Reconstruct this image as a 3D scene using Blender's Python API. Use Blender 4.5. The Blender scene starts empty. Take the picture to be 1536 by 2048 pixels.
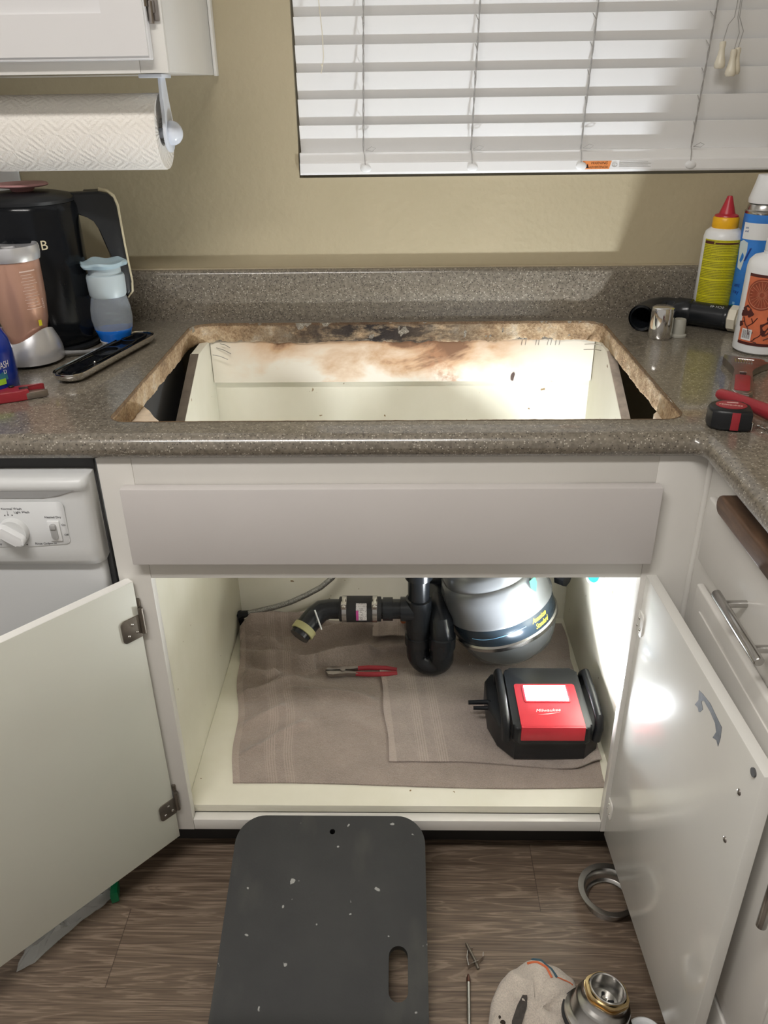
import bpy, bmesh, math, random
from math import sin, cos, pi, radians
from mathutils import Vector, Matrix, noise
random.seed(7)
S = bpy.context.scene
COL = S.collection
# ---------------------------------------------------------------- camera
CAM = (0.0109, -1.0764, 1.3469)
YAW, PITCH, ROLL, FPX = -0.0241, 0.4841, -0.0140, 1612.4
def cam_axes():
    cy, sy, cp, sp = cos(YAW), sin(YAW), cos(PITCH), sin(PITCH)
    f = Vector((sy*cp, cy*cp, -sp)); r = Vector((cy, -sy, 0)); u = r.cross(f)
    c, s = cos(ROLL), sin(ROLL)
    return c*r + s*u, -s*r + c*u, f
_r, _u, _f = cam_axes()
cd = bpy.data.cameras.new('camera'); cam = bpy.data.objects.new('camera', cd); COL.objects.link(cam)
cd.sensor_fit = 'VERTICAL'; cd.sensor_height = 36; cd.lens = FPX/2048*36; cd.clip_start = .05
m = Matrix.Identity(4)
for i in range(3):
    m[i][0] = _r[i]; m[i][1] = _u[i]; m[i][2] = -_f[i]; m[i][3] = CAM[i]
cam.matrix_world = m
S.camera = cam
# ---------------------------------------------------------------- light / exposure
WORLD_COL, WORLD_STR = (1.0, .94, .87), .36
CEIL_COL, CEIL_STR = (1.0, .965, .925), 42.0
LED_COL, LED_STR, LED_W = (.90, .95, 1.0), 60.0, 7.6
S.view_settings.view_transform = 'Standard'; S.view_settings.look = 'None'
S.view_settings.exposure = 0.14; S.view_settings.gamma = 1.0; S.view_settings.use_curve_mapping = False
w = bpy.data.worlds.new('world'); S.world = w; w.use_nodes = True
w.node_tree.nodes['Background'].inputs[0].default_value = (*WORLD_COL, 1)
w.node_tree.nodes['Background'].inputs[1].default_value = WORLD_STR

# ---------------------------------------------------------------- materials
def ramp(nt, fac, stops, interp='LINEAR'):
    n = nt.nodes.new('ShaderNodeValToRGB'); n.color_ramp.interpolation = interp
    e = n.color_ramp.elements
    while len(e) < len(stops): e.new(.5)
    for k, (p, c) in enumerate(stops):
        e[k].position = p; e[k].color = (*c, 1) if len(c) == 3 else c
    nt.links.new(fac, n.inputs[0]); return n.outputs[0]
def mixc(nt, fac, a, b, mode='MIX'):
    n = nt.nodes.new('ShaderNodeMix'); n.data_type = 'RGBA'; n.blend_type = mode
    for s, v in ((0, fac), (6, a), (7, b)):
        if isinstance(v, (int, float)): n.inputs[s].default_value = v
        elif isinstance(v, tuple): n.inputs[s].default_value = (*v, 1)
        else: nt.links.new(v, n.inputs[s])
    return n.outputs[2]
def mth(nt, op, a, b=0.0, clamp=False):
    n = nt.nodes.new('ShaderNodeMath'); n.operation = op; n.use_clamp = clamp
    for s, v in ((0, a), (1, b)):
        if isinstance(v, (int, float)): n.inputs[s].default_value = v
        else: nt.links.new(v, n.inputs[s])
    return n.outputs[0]
def texn(nt, scale, detail=4, rough=.5, sc=(1, 1, 1), kind='NOISE', dist=0):
    tc = nt.nodes.new('ShaderNodeTexCoord'); mp = nt.nodes.new('ShaderNodeMapping')
    mp.inputs['Scale'].default_value = sc; nt.links.new(tc.outputs['Object'], mp.inputs[0])
    if kind == 'NOISE':
        n = nt.nodes.new('ShaderNodeTexNoise'); n.inputs['Scale'].default_value = scale
        n.inputs['Detail'].default_value = detail; n.inputs['Roughness'].default_value = rough
        n.inputs['Distortion'].default_value = dist
    elif kind == 'VORO':
        n = nt.nodes.new('ShaderNodeTexVoronoi'); n.inputs['Scale'].default_value = scale
    nt.links.new(mp.outputs[0], n.inputs['Vector']); return n
def bump(nt, bs, h, strength=.3, dist=.002):
    n = nt.nodes.new('ShaderNodeBump'); n.inputs['Strength'].default_value = strength
    n.inputs['Distance'].default_value = dist; nt.links.new(h, n.inputs['Height'])
    nt.links.new(n.outputs[0], bs.inputs['Normal'])
def base(name):
    mt = bpy.data.materials.new(name); mt.use_nodes = True
    return mt, mt.node_tree, mt.node_tree.nodes['Principled BSDF']
def M(name, c, rough=.5, metal=0, var=.06, vs=12, bs=0, bscale=200, coat=0, trans=0, ior=1.45, alpha=1, bd=.001, sc=(1, 1, 1)):
    mt, nt, b = base(name)
    b.inputs['Roughness'].default_value = rough; b.inputs['Metallic'].default_value = metal
    b.inputs['Coat Weight'].default_value = coat; b.inputs['Transmission Weight'].default_value = trans
    b.inputs['IOR'].default_value = ior; b.inputs['Alpha'].default_value = alpha
    n = texn(nt, vs, 4, .55, sc)
    lo = tuple(max(0, x*(1-var)) for x in c); hi = tuple(min(1, x*(1+var)) for x in c)
    nt.links.new(ramp(nt, n.outputs[0], [(.3, lo), (.7, hi)]), b.inputs['Base Color'])
    if bs: bump(nt, b, texn(nt, bscale, 3, .5, sc).outputs[0], bs, bd)
    return mt
def emit(name, c, s):
    mt, nt, b = base(name); b.inputs['Emission Color'].default_value = (*c, 1)
    b.inputs['Emission Strength'].default_value = s; b.inputs['Base Color'].default_value = (.9, .9, .9, 1); return mt

def m_counter():
    mt, nt, b = base('speckled_laminate')
    n = texn(nt, 9, 5, .6); f = texn(nt, 140, 3, .6)
    c0 = ramp(nt, n.outputs[0], [(.3, (.150, .128, .100)), (.7, (.195, .170, .135))])
    c0 = mixc(nt, .55, c0, ramp(nt, f.outputs[0], [(.35, (.10, .085, .065)), (.65, (.27, .24, .19))]))
    v = texn(nt, 370, kind='VORO'); sep = nt.nodes.new('ShaderNodeSeparateColor'); nt.links.new(v.outputs['Color'], sep.inputs[0])
    small = mth(nt, 'LESS_THAN', v.outputs['Distance'], .42)
    li = mth(nt, 'MULTIPLY', mth(nt, 'GREATER_THAN', sep.outputs[0], .87), small)
    dk = mth(nt, 'MULTIPLY', mth(nt, 'GREATER_THAN', sep.outputs[1], .80), small)
    c1 = mixc(nt, mth(nt, 'MULTIPLY', dk, .85), c0, (.04, .034, .028)); c2 = mixc(nt, mth(nt, 'MULTIPLY', li, .7), c1, (.55, .51, .43))
    nt.links.new(c2, b.inputs['Base Color'])
    b.inputs['Roughness'].default_value = .30; b.inputs['Coat Weight'].default_value = .6; b.inputs['Coat Roughness'].default_value = .07
    bump(nt, b, texn(nt, 420, 2, .5).outputs[0], .10, .0006)
    return mt
def m_wall():
    mt, nt, b = base('beige_wall_paint')
    n = texn(nt, 3, 4, .5)
    nt.links.new(ramp(nt, n.outputs[0], [(.3, (.40, .345, .225)), (.7, (.45, .385, .26))]), b.inputs['Base Color'])
    b.inputs['Roughness'].default_value = .6
    bump(nt, b, texn(nt, 75, 3, .45).outputs[0], .35, .0035)
    return mt
def m_floor():
    mt, nt, b = base('wood_plank_vinyl')
    tc = nt.nodes.new('ShaderNodeTexCoord'); sep = nt.nodes.new('ShaderNodeSeparateXYZ'); nt.links.new(tc.outputs['Object'], sep.inputs[0])
    # planks run along X, rows .178 wide; seam rows at y=-.24
    yy = mth(nt, 'DIVIDE', mth(nt, 'ADD', sep.outputs[1], .25+1.5), .15)
    row = mth(nt, 'FLOOR', yy); fy = mth(nt, 'FRACT', yy)
    xo = mth(nt, 'ADD', mth(nt, 'DIVIDE', sep.outputs[0], 1.22), mth(nt, 'MULTIPLY', row, .377))
    xx = mth(nt, 'ADD', xo, 3.6357); fx = mth(nt, 'FRACT', xx); idx = mth(nt, 'ADD', mth(nt, 'FLOOR', xx), mth(nt, 'MULTIPLY', row, 7.31))
    cmb = nt.nodes.new('ShaderNodeCombineXYZ')
    nt.links.new(mth(nt, 'ADD', mth(nt, 'MULTIPLY', sep.outputs[0], 2.2), idx), cmb.inputs[0])
    nt.links.new(mth(nt, 'ADD', mth(nt, 'MULTIPLY', sep.outputs[1], 26), mth(nt, 'MULTIPLY', idx, 3)), cmb.inputs[1])
    nz = nt.nodes.new('ShaderNodeTexNoise'); nz.inputs['Scale'].default_value = 1.0; nz.inputs['Detail'].default_value = 6
    nz.inputs['Distortion'].default_value = .8; nt.links.new(cmb.outputs[0], nz.inputs['Vector'])
    cm2 = nt.nodes.new('ShaderNodeCombineXYZ')
    nt.links.new(mth(nt, 'ADD', mth(nt, 'MULTIPLY', sep.outputs[0], 9), idx), cm2.inputs[0])
    nt.links.new(mth(nt, 'MULTIPLY', sep.outputs[1], 330), cm2.inputs[1])
    nf = nt.nodes.new('ShaderNodeTexNoise'); nf.inputs['Scale'].default_value = 1.0; nf.inputs['Detail'].default_value = 4; nt.links.new(cm2.outputs[0], nf.inputs['Vector'])
    # cathedral rings
    rg = mth(nt, 'SINE', mth(nt, 'MULTIPLY', nz.outputs[0], 55))
    c = ramp(nt, nz.outputs[0], [(.25, (.095, .066, .046)), (.5, (.155, .112, .080)), (.75, (.215, .163, .120))])
    c = mixc(nt, .5, c, ramp(nt, nf.outputs[0], [(.38, (.035, .022, .015)), (.62, (.31, .235, .17))]))
    c = mixc(nt, .34, c, ramp(nt, mth(nt, 'MULTIPLY', mth(nt, 'ADD', rg, 1), .5), [(.0, (.045, .029, .020)), (.8, (.15, .105, .072)), (1, (.42, .33, .25))]))
    wn = nt.nodes.new('ShaderNodeTexWhiteNoise'); wn.noise_dimensions = '1D'; nt.links.new(idx, wn.inputs['W'])
    c = mixc(nt, .22, c, mixc(nt, wn.outputs[0], (.105, .070, .047), (.20, .145, .105)))
    ed = mth(nt, 'ADD', mth(nt, 'LESS_THAN', fy, .006), mth(nt, 'LESS_THAN', fx, .0014), True)
    c = mixc(nt, mth(nt, 'MULTIPLY', ed, .6), c, (.03, .02, .014))
    nt.links.new(c, b.inputs['Base Color']); b.inputs['Roughness'].default_value = .42
    bump(nt, b, nf.outputs[0], .25, .0008); return mt
def m_particle():
    mt, nt, b = base('torn_particleboard')
    tc = nt.nodes.new('ShaderNodeTexCoord'); sep = nt.nodes.new('ShaderNodeSeparateXYZ'); nt.links.new(tc.outputs['Object'], sep.inputs[0])
    n = texn(nt, 22, 6, .7); f = texn(nt, 180, 4, .7)
    c = ramp(nt, n.outputs[0], [(.30, (.11, .05, .022)), (.44, (.27, .15, .07)), (.56, (.47, .33, .20)), (.72, (.62, .55, .45))])
    c = mixc(nt, .4, c, ramp(nt, f.outputs[0], [(.3, (.08, .045, .02)), (.7, (.75, .6, .38))]))
    # black mould on the back edge, left of centre, a stain with a shape of its own
    g = mth(nt, 'MULTIPLY', mth(nt, 'ADD', sep.outputs[0], .05), 3.3)
    g = mth(nt, 'SUBTRACT', 1.0, mth(nt, 'MULTIPLY', g, g))
    g = mth(nt, 'MULTIPLY', g, mth(nt, 'GREATER_THAN', sep.outputs[1], .28), True)
    mk = mth(nt, 'MULTIPLY', g, ramp(nt, texn(nt, 16, 5, .65, (1, 1, 2.5)).outputs[0], [(.30, (0, 0, 0)), (.52, (1, 1, 1))]), True)
    c = mixc(nt, mk, c, (.018, .012, .010))
    edge = mth(nt, 'MULTIPLY', mth(nt, 'GREATER_THAN', mth(nt, 'ADD', sep.outputs[2], mth(nt, 'MULTIPLY', mth(nt, 'SUBTRACT', f.outputs[0], .5), .012)), .0335), .75)
    c = mixc(nt, edge, c, (.10, .055, .025)); nt.links.new(c, b.inputs['Base Color'])
    b.inputs['Roughness'].default_value = .9; bump(nt, b, f.outputs[0], .9, .004); return mt
def m_nailer():
    mt, nt, b = base('stained_white_board')
    tc = nt.nodes.new('ShaderNodeTexCoord'); sep = nt.nodes.new('ShaderNodeSeparateXYZ'); nt.links.new(tc.outputs['Object'], sep.inputs[0])
    x, z = sep.outputs[0], sep.outputs[2]
    n = texn(nt, 7, 5, .6, (1, 1, 1.6), dist=.6)
    # water stain: heavy along the top between x -.2 and .25, fading down
    top = mth(nt, 'MULTIPLY', mth(nt, 'SUBTRACT', z, .785), 11, True)
    gx = mth(nt, 'MULTIPLY', mth(nt, 'SUBTRACT', x, -.03), 3.0); gx = mth(nt, 'SUBTRACT', 1.15, mth(nt, 'MULTIPLY', gx, gx), True)
    st = mth(nt, 'MULTIPLY', mth(nt, 'ADD', mth(nt, 'MULTIPLY', top, 1.25), mth(nt, 'MULTIPLY', mth(nt, 'SUBTRACT', n.outputs[0], .52), 3.0)), gx, True)
    c = ramp(nt, st, [(0, (.74, .69, .59)), (.30, (.70, .56, .42)), (.75, (.52, .33, .19)), (1, (.20, .10, .05))])
    # drip patch
    dx = mth(nt, 'MULTIPLY', mth(nt, 'SUBTRACT', mth(nt, 'SUBTRACT', x, .105), mth(nt, 'MULTIPLY', mth(nt, 'SUBTRACT', z, .80), -.7)), 26)
    dd = mth(nt, 'SUBTRACT', 1.0, mth(nt, 'MULTIPLY', dx, dx), True)
    dd = mth(nt, 'MULTIPLY', dd, ramp(nt, texn(nt, 60, 4, .6).outputs[0], [(.4, (0, 0, 0)), (.6, (1, 1, 1))]))
    c = mixc(nt, mth(nt, 'MULTIPLY', dd, .75), c, (.40, .20, .10))
    k = texn(nt, 26, 2, .4, (1.6, 1, .7)).outputs[0]
    c = mixc(nt, ramp(nt, k, [(.74, (0, 0, 0)), (.77, (1, 1, 1))]), c, (.06, .03, .02))
    nt.links.new(c, b.inputs['Base Color']); b.inputs['Roughness'].default_value = .7; return mt
def m_cream():
    mt, nt, b = base('cream_cabinet_interior')
    n = texn(nt, 5, 5, .6, (1, 1, .6))
    c = ramp(nt, n.outputs[0], [(.3, (.68, .655, .53)), (.7, (.77, .745, .64))])
    sp = texn(nt, 55, 2, .4).outputs[0]
    c = mixc(nt, ramp(nt, sp, [(.755, (0, 0, 0)), (.775, (1, 1, 1))]), c, (.25, .17, .08))
    nt.links.new(c, b.inputs['Base Color']); b.inputs['Roughness'].default_value = .38
    bump(nt, b, texn(nt, 30, 3, .5).outputs[0], .12, .001); return mt
def m_towel(name, c, s1=None, ang=False):
    mt, nt, b = base(name)
    n = texn(nt, 14, 5, .65); f = texn(nt, 420, 3, .7); g = texn(nt, 110, 3, .6)
    cc = ramp(nt, n.outputs[0], [(.3, tuple(x*.78 for x in c)), (.7, tuple(x*1.16 for x in c))])
    cc = mixc(nt, .35, cc, ramp(nt, f.outputs[0], [(.35, tuple(x*.55 for x in c)), (.65, tuple(min(1, x*1.4) for x in c))]))
    h = mth(nt, 'ADD', f.outputs[0], mth(nt, 'MULTIPLY', g.outputs[0], 2.0))
    if s1:
        tc = nt.nodes.new('ShaderNodeUVMap'); sep = nt.nodes.new('ShaderNodeSeparateXYZ'); nt.links.new(tc.outputs[0], sep.inputs[0])
        tot = None
        for x0 in s1:
            d = mth(nt, 'ABSOLUTE', mth(nt, 'SUBTRACT', sep.outputs[0], x0))
            inside = mth(nt, 'LESS_THAN', d, .011)
            st = mth(nt, 'MULTIPLY', inside, mth(nt, 'GREATER_THAN', mth(nt, 'SINE', mth(nt, 'MULTIPLY', sep.outputs[0], 1250)), -.1))
            tot = st if tot is None else mth(nt, 'ADD', tot, st)
        hem = mth(nt, 'LESS_THAN', sep.outputs[0], .014)
        cc = mixc(nt, mth(nt, 'MULTIPLY', mth(nt, 'ADD', tot, hem), .45, True), cc, tuple(min(1, x*1.45) for x in c))
        h = mth(nt, 'SUBTRACT', h, mth(nt, 'MULTIPLY', mth(nt, 'ADD', tot, hem), .8))
    nt.links.new(cc, b.inputs['Base Color']); b.inputs['Roughness'].default_value = .95
    b.inputs['Sheen Weight'].default_value = .25
    bump(nt, b, h, .75, .0025); return mt
def m_papertowel():
    mt, nt, b = base('embossed_paper')
    tc = nt.nodes.new('ShaderNodeTexCoord'); sep = nt.nodes.new('ShaderNodeSeparateXYZ'); nt.links.new(tc.outputs['UV'], sep.inputs[0])
    u = mth(nt, 'MULTIPLY', sep.outputs[0], 1/.052); v = mth(nt, 'MULTIPLY', sep.outputs[1], 1/.046)
    def tri(a): return mth(nt, 'ABSOLUTE', mth(nt, 'SUBTRACT', mth(nt, 'FRACT', a), .5))
    d = mth(nt, 'ADD', tri(u), tri(v))
    lines = mth(nt, 'SINE', mth(nt, 'MULTIPLY', d, 25))
    dots = texn(nt, 420, 2).outputs[0]
    h = mth(nt, 'ADD', mth(nt, 'MULTIPLY', lines, .5), mth(nt, 'MULTIPLY', dots, 1.4))
    b.inputs['Base Color'].default_value = (.86, .82, .76, 1); b.inputs['Roughness'].default_value = .95
    bump(nt, b, h, .6, .0018); return mt
def m_pad():
    mt, nt, b = base('black_foam_rubber')
    n = texn(nt, 9, 5, .6); s = texn(nt, 55, 2, .35).outputs[0]; s2 = texn(nt, 14, 3, .5, (1, .35, 1)).outputs[0]
    c = ramp(nt, n.outputs[0], [(.3, (.014, .0145, .0145)), (.7, (.025, .0255, .024))])
    c = mixc(nt, ramp(nt, s2, [(.58, (0, 0, 0)), (.78, (.5, .5, .5))]), c, (.065, .064, .052))
    c = mixc(nt, ramp(nt, s, [(.735, (0, 0, 0)), (.755, (1, 1, 1))]), c, (.33, .33, .31))
    nt.links.new(c, b.inputs['Base Color']); b.inputs['Roughness'].default_value = .62
    bump(nt, b, texn(nt, 300, 3).outputs[0], .2, .001); return mt
def m_print(name, ground, ink, scale=220, sc=(1, 1, 2.6), rough=.4, thr=.5):
    mt, nt, b = base(name)
    tc = nt.nodes.new('ShaderNodeTexCoord'); sep = nt.nodes.new('ShaderNodeSeparateXYZ'); nt.links.new(tc.outputs['Object'], sep.inputs[0])
    ln = mth(nt, 'GREATER_THAN', mth(nt, 'FRACT', mth(nt, 'MULTIPLY', sep.outputs[2], scale)), .42)
    n = texn(nt, scale*2.6, 2, .5, (1, 1, .5)).outputs[0]
    f = mth(nt, 'MULTIPLY', ln, mth(nt, 'GREATER_THAN', n, thr))
    nt.links.new(mixc(nt, mth(nt, 'MULTIPLY', f, .75), ground, ink), b.inputs['Base Color']); b.inputs['Roughness'].default_value = rough; return mt
def m_braid():
    mt, nt, b = base('braided_steel')
    b.inputs['Metallic'].default_value = .8; b.inputs['Roughness'].default_value = .45
    v = texn(nt, 500, kind='VORO')
    nt.links.new(ramp(nt, v.outputs['Distance'], [(0, (.55, .54, .5)), (.7, (.2, .2, .19))]), b.inputs['Base Color'])
    bump(nt, b, v.outputs['Distance'], .6, .001); return mt

COUNTER = m_counter(); WALL = m_wall(); FLOOR = m_floor(); PARTICLE = m_particle(); NAILER = m_nailer(); CREAM = m_cream()
WHITE = M('white_cabinet_paint', (.70, .68, .64), .32, var=.03, vs=6, bs=.08, bscale=40, coat=.15)
WHITE_IN = M('glossy_white_door_back', (.72, .71, .67), .17, var=.02, vs=5, bs=.08, bscale=45, coat=.2)
FACE = M('painted_front_panel', (.60, .57, .555), .38, var=.02, vs=6)
CEIL = M('ceiling_paint', (.75, .72, .66), .8, bs=.2, bscale=60)
APPL = M('white_appliance_enamel', (.60, .61, .62), .28, var=.015, vs=5)
APPL2 = M('white_appliance_plastic', (.66, .67, .67), .33, var=.015, vs=5)
BLIND = M('white_blind_vinyl', (.80, .80, .80), .42, var=.015, vs=6)
CORD = M('grey_cord', (.36, .35, .34), .8)
IVORY = M('ivory_plastic', (.72, .67, .55), .35)
WPLAST = M('white_plastic', (.78, .79, .80), .3, var=.02)
LPLAST = M('glossy_pale_plastic', (.70, .74, .82), .18, var=.02)
TEXTM = M('grey_printed_ink', (.10, .10, .11), .5)
BLACKP = M('black_gloss_plastic', (.006, .007, .009), .16, var=.2)
BLACKP.node_tree.nodes['Principled BSDF'].inputs['Specular IOR Level'].default_value = .28
BLACKM = M('black_satin_plastic', (.011, .012, .014), .38, var=.2, bs=.1, bscale=300)
ABS = M('black_abs_pipe', (.012, .014, .017), .24, var=.2, bs=.05, bscale=60)
RUBBER = M('black_rubber', (.02, .02, .021), .6, bs=.2, bscale=200)
CHROME = M('chrome', (.72, .71, .69), .08, 1, var=.02)
STEEL = M('brushed_steel', (.50, .49, .47), .26, 1, var=.05, vs=60)
DSTEEL = M('dull_steel', (.36, .33, .31), .36, 1, var=.15, vs=40)
SILVER = M('silver_painted_plastic', (.62, .62, .64), .25, .55, var=.02)
COPPER = M('pearl_copper_plastic', (.62, .36, .27), .24, .35, var=.04)
PINK = M('pink_silicone', (.42, .22, .22), .5)
CREAMT = M('cream_trim', (.62, .55, .38), .35)
RED = M('red_tool_plastic', (.31, .026, .036), .35, var=.12)
TOPRED = M('red_lamp_panel', (.55, .035, .05), .35, var=.1)
BRASS = M('brass', (.62, .47, .25), .28, 1, var=.08, vs=50)
BRONZE = M('aged_hinge_metal', (.20, .175, .145), .42, .8, var=.15, vs=50)
GREENR = M('olive_rubber_ring', (.42, .40, .20), .6)
DISP = M('grey_disposal_housing', (.20, .21, .22), .24, .5, var=.03, vs=20)
TEAL = M('teal_plastic', (.02, .45, .42), .3)
GREEN = M('green_badge', (.05, .25, .14), .35)
YELINK = M('yellow_ink', (.80, .62, .05), .4)
BROWNW = M('dark_walnut_board', (.105, .060, .036), .45, var=.35, vs=22, sc=(6, 1, 6), bs=.15, bscale=90)
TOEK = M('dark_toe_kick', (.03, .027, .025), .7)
DARKWOOD = M('raw_brown_board', (.14, .115, .09), .8, var=.2, vs=40)
PEEL = M('peeled_grey_primer', (.07, .073, .078), .8, var=.3, vs=90)
GLOVE = m_towel('cotton_terry', (.60, .53, .46))
TOWEL = m_towel('taupe_terry_towel', (.325, .262, .225), (.078, .115))
TOWEL2 = m_towel('taupe_terry_washcloth', (.345, .285, .25), (.068, .108))
PAPER = m_papertowel(); PAD = m_pad(); BRAID = m_braid()
GLASS = M('window_glass', (.9, .95, 1), .02, trans=1, var=0)
CLEARB = M('milky_blue_plastic', (.66, .73, .80), .14, var=.02, trans=.72, ior=1.15)
CAPB = M('frosted_cap_plastic', (.62, .72, .76), .35, var=.03, trans=.25)
BLUEL = M('blue_liquid', (.010, .15, .62), .12, var=.02, coat=.3)
DAWN = M('blue_bottle', (.006, .03, .30), .16, var=.1)
DTEAL = M('teal_label', (.03, .16, .22), .3, var=.3, vs=30)
LGREEN = M('lime_label', (.33, .62, .04), .4)
WINK = M('white_ink', (.8, .8, .8), .4)
YLAB = m_print('yellow_print_label', (.66, .60, .01), (.13, .13, .01), 330, thr=.36)
YPL = M('yellow_plain', (.72, .66, .02), .4)
OLAB = M('orange_print_label', (.62, .16, .07), .45, var=.12, vs=60)
DRED = M('dark_red_ink', (.075, .014, .012), .5)
ORNG = M('orange_citrus', (.27, .055, .025), .45, var=.25, vs=120)
YCOL = M('yellow_orange_cap', (.80, .42, .01), .35)
RCAP = M('red_nozzle', (.42, .02, .035), .35)
BLUEC = M('blue_can_print', (.035, .20, .62), .25, var=.25, vs=14)
LBLUE = M('light_blue_print', (.22, .48, .75), .25, var=.2, vs=30)
NAVY = M('navy_ink', (.01, .04, .25), .4)
COPINK = M('pale_print_ink', (.78, .62, .56), .4)
BARC = m_print('barcode', (.75, .74, .70), (.75, .74, .70))
OLABEL = M('orange_warning_label', (.75, .26, .08), .5, var=.03)
PLABEL = m_print('white_print_label', (.70, .68, .68), (.12, .1, .1), 300, thr=.55)
MAG = M('magenta_label', (.50, .07, .28), .5)
BAG = M('clear_plastic_bag', (.70, .72, .72), .12, alpha=.40, var=.02)
BAGG = M('green_plastic', (.0, .16, .06), .35)
LED = emit('led_panel', LED_COL, LED_STR)
TUBE = emit('lamp_diffuser', CEIL_COL, CEIL_STR)
SORANGE = M('orange_thread', (.60, .15, .06), .9); SBLUE = M('blue_green_thread', (.05, .10, .13), .9)

# ---------------------------------------------------------------- builders
class MB:
    def __init__(s, xf=None): s.bm = bmesh.new(); s.xf = xf or Matrix.Identity(4)
    def add(s, vs, fs, xf=None):
        X = s.xf @ xf if xf else s.xf
        v = [s.bm.verts.new(X @ Vector(p)) for p in vs]; out = []
        for f in fs:
            try: out.append(s.bm.faces.new([v[i] for i in f]))
            except ValueError: pass
        return v, out
    def box(s, x0, x1, y0, y1, z0, z1, bev=0, seg=2, xf=None):
        vs = [(x, y, z) for z in (z0, z1) for y in (y0, y1) for x in (x0, x1)]
        fs = [(0, 2, 3, 1), (4, 5, 7, 6), (0, 1, 5, 4), (2, 6, 7, 3), (0, 4, 6, 2), (1, 3, 7, 5)]
        v, f = s.add(vs, fs, xf)
        if bev:
            es = list({e for q in f for e in q.edges})
            bmesh.ops.bevel(s.bm, geom=es, offset=bev, segments=seg, affect='EDGES', profile=.5)
        return s
    def rings(s, rr, cap0=True, cap1=True, closed=True, xf=None):
        n = len(rr[0]); vs = [p for r in rr for p in r]; fs = []
        for k in range(len(rr)-1):
            for i in range(n if closed else n-1):
                j = (i+1) % n; fs.append((k*n+i, k*n+j, (k+1)*n+j, (k+1)*n+i))
        if cap0: fs.append(tuple(range(n))[::-1])
        if cap1: fs.append(tuple(range((len(rr)-1)*n, len(rr)*n)))
        s.add(vs, fs, xf); return s
    def lathe(s, prof, c=(0, 0, 0), seg=48, xf=None, cap0=False, cap1=False, ell=1.0):
        rr = [[(c[0]+max(r, 1e-5)*sin(2*pi*i/seg), c[1]-max(r, 1e-5)*ell*cos(2*pi*i/seg), c[2]+z) for i in range(seg)] for r, z in prof]
        return s.rings(rr, cap0, cap1, True, xf)
    def tube(s, pts, r, seg=16, cap=True, xf=None, sq=1.0):
        P = [Vector(p) for p in pts]; n = len(P); rad = r if isinstance(r, (list, tuple)) else [r]*n
        rr = []; up = None
        for k in range(n):
            t = (P[min(k+1, n-1)]-P[max(k-1, 0)]).normalized()
            if up is None: up = t.orthogonal().normalized()
            else: up = (up - t*up.dot(t)).normalized()
            b = t.cross(up)
            rr.append([tuple(P[k]+rad[k]*(up*cos(2*pi*i/seg)+b*sin(2*pi*i/seg)*sq)) for i in range(seg)])
        return s.rings(rr, cap, cap, True, xf)
    def cyl(s, a, b, r, r2=None, seg=24, cap=True): return s.tube([a, b], [r, r if r2 is None else r2], seg, cap)
    def prism(s, poly, z0, z1, bev=0, xf=None, seg=2):
        n = len(poly); vs = [(x, y, z0) for x, y in poly]+[(x, y, z1) for x, y in poly]
        fs = [tuple(range(n))[::-1], tuple(range(n, 2*n))]+[(i, (i+1) % n, n+(i+1) % n, n+i) for i in range(n)]
        v, f = s.add(vs, fs, xf)
        if bev:
            es = [e for q in f[:2] for e in q.edges]
            bmesh.ops.bevel(s.bm, geom=es, offset=bev, segments=seg, affect='EDGES', profile=.5)
        return s
    def plate(s, outer, holes, z0, z1, xf=None):
        t = bmesh.new(); loops = [outer]+holes; L = []
        for lp in loops:
            v = [t.verts.new((x, y, 0)) for x, y in lp]; L.append(v)
            for i in range(len(v)): t.edges.new((v[i], v[(i+1) % len(v)]))
        bmesh.ops.triangle_fill(t, edges=t.edges[:], use_beauty=True)
        t.verts.index_update(); t.faces.ensure_lookup_table()
        co = [(v.co.x, v.co.y) for v in t.verts]; fs = [tuple(v.index for v in f.verts) for f in t.faces]
        n = len(co); allf = [f for f in fs]+[tuple(i+n for i in f[::-1]) for f in fs]
        for v in L:
            for i in range(len(v)):
                a, b = v[i].index, v[(i+1) % len(v)].index; allf.append((a, b, b+n, a+n))
        s.add([(x, y, z1) for x, y in co]+[(x, y, z0) for x, y in co], allf, xf); t.free(); return s
    def sphere(s, c, r, sc=(1, 1, 1), seg=24, xf=None):
        prof = [(r*sin(pi*k/14), -r*cos(pi*k/14)) for k in range(15)]
        rr = [[(c[0]+sc[0]*max(q, 1e-5)*cos(2*pi*i/seg), c[1]+sc[1]*max(q, 1e-5)*sin(2*pi*i/seg), c[2]+sc[2]*z) for i in range(seg)] for q, z in prof]
        return s.rings(rr, False, False, True, xf)
    def map(s, fn):
        for v in s.bm.verts: v.co = fn(v.co)
        return s
    def text(s, string, size, fn, depth=.0003, shear=0, align='LEFT', width=1.0):
        """letters in the xy plane, each point mapped by fn(x, y, h) to a position"""
        cu = bpy.data.curves.new('t', 'FONT'); cu.body = string; cu.size = size; cu.extrude = depth; cu.shear = shear; cu.align_x = align; cu.resolution_u = 3
        o = bpy.data.objects.new('t', cu); COL.objects.link(o); bpy.context.view_layer.update()
        me = bpy.data.meshes.new_from_object(o.evaluated_get(bpy.context.evaluated_depsgraph_get()))
        vs = [tuple(fn(v.co.x*width, v.co.y, v.co.z)) for v in me.vertices]; fs = [tuple(p.vertices) for p in me.polygons]
        s.add(vs, fs); bpy.data.objects.remove(o); bpy.data.curves.remove(cu); bpy.data.meshes.remove(me); return s
WM = {}
def wmat(o): return WM.get(o.name, Matrix.Identity(4))
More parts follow.
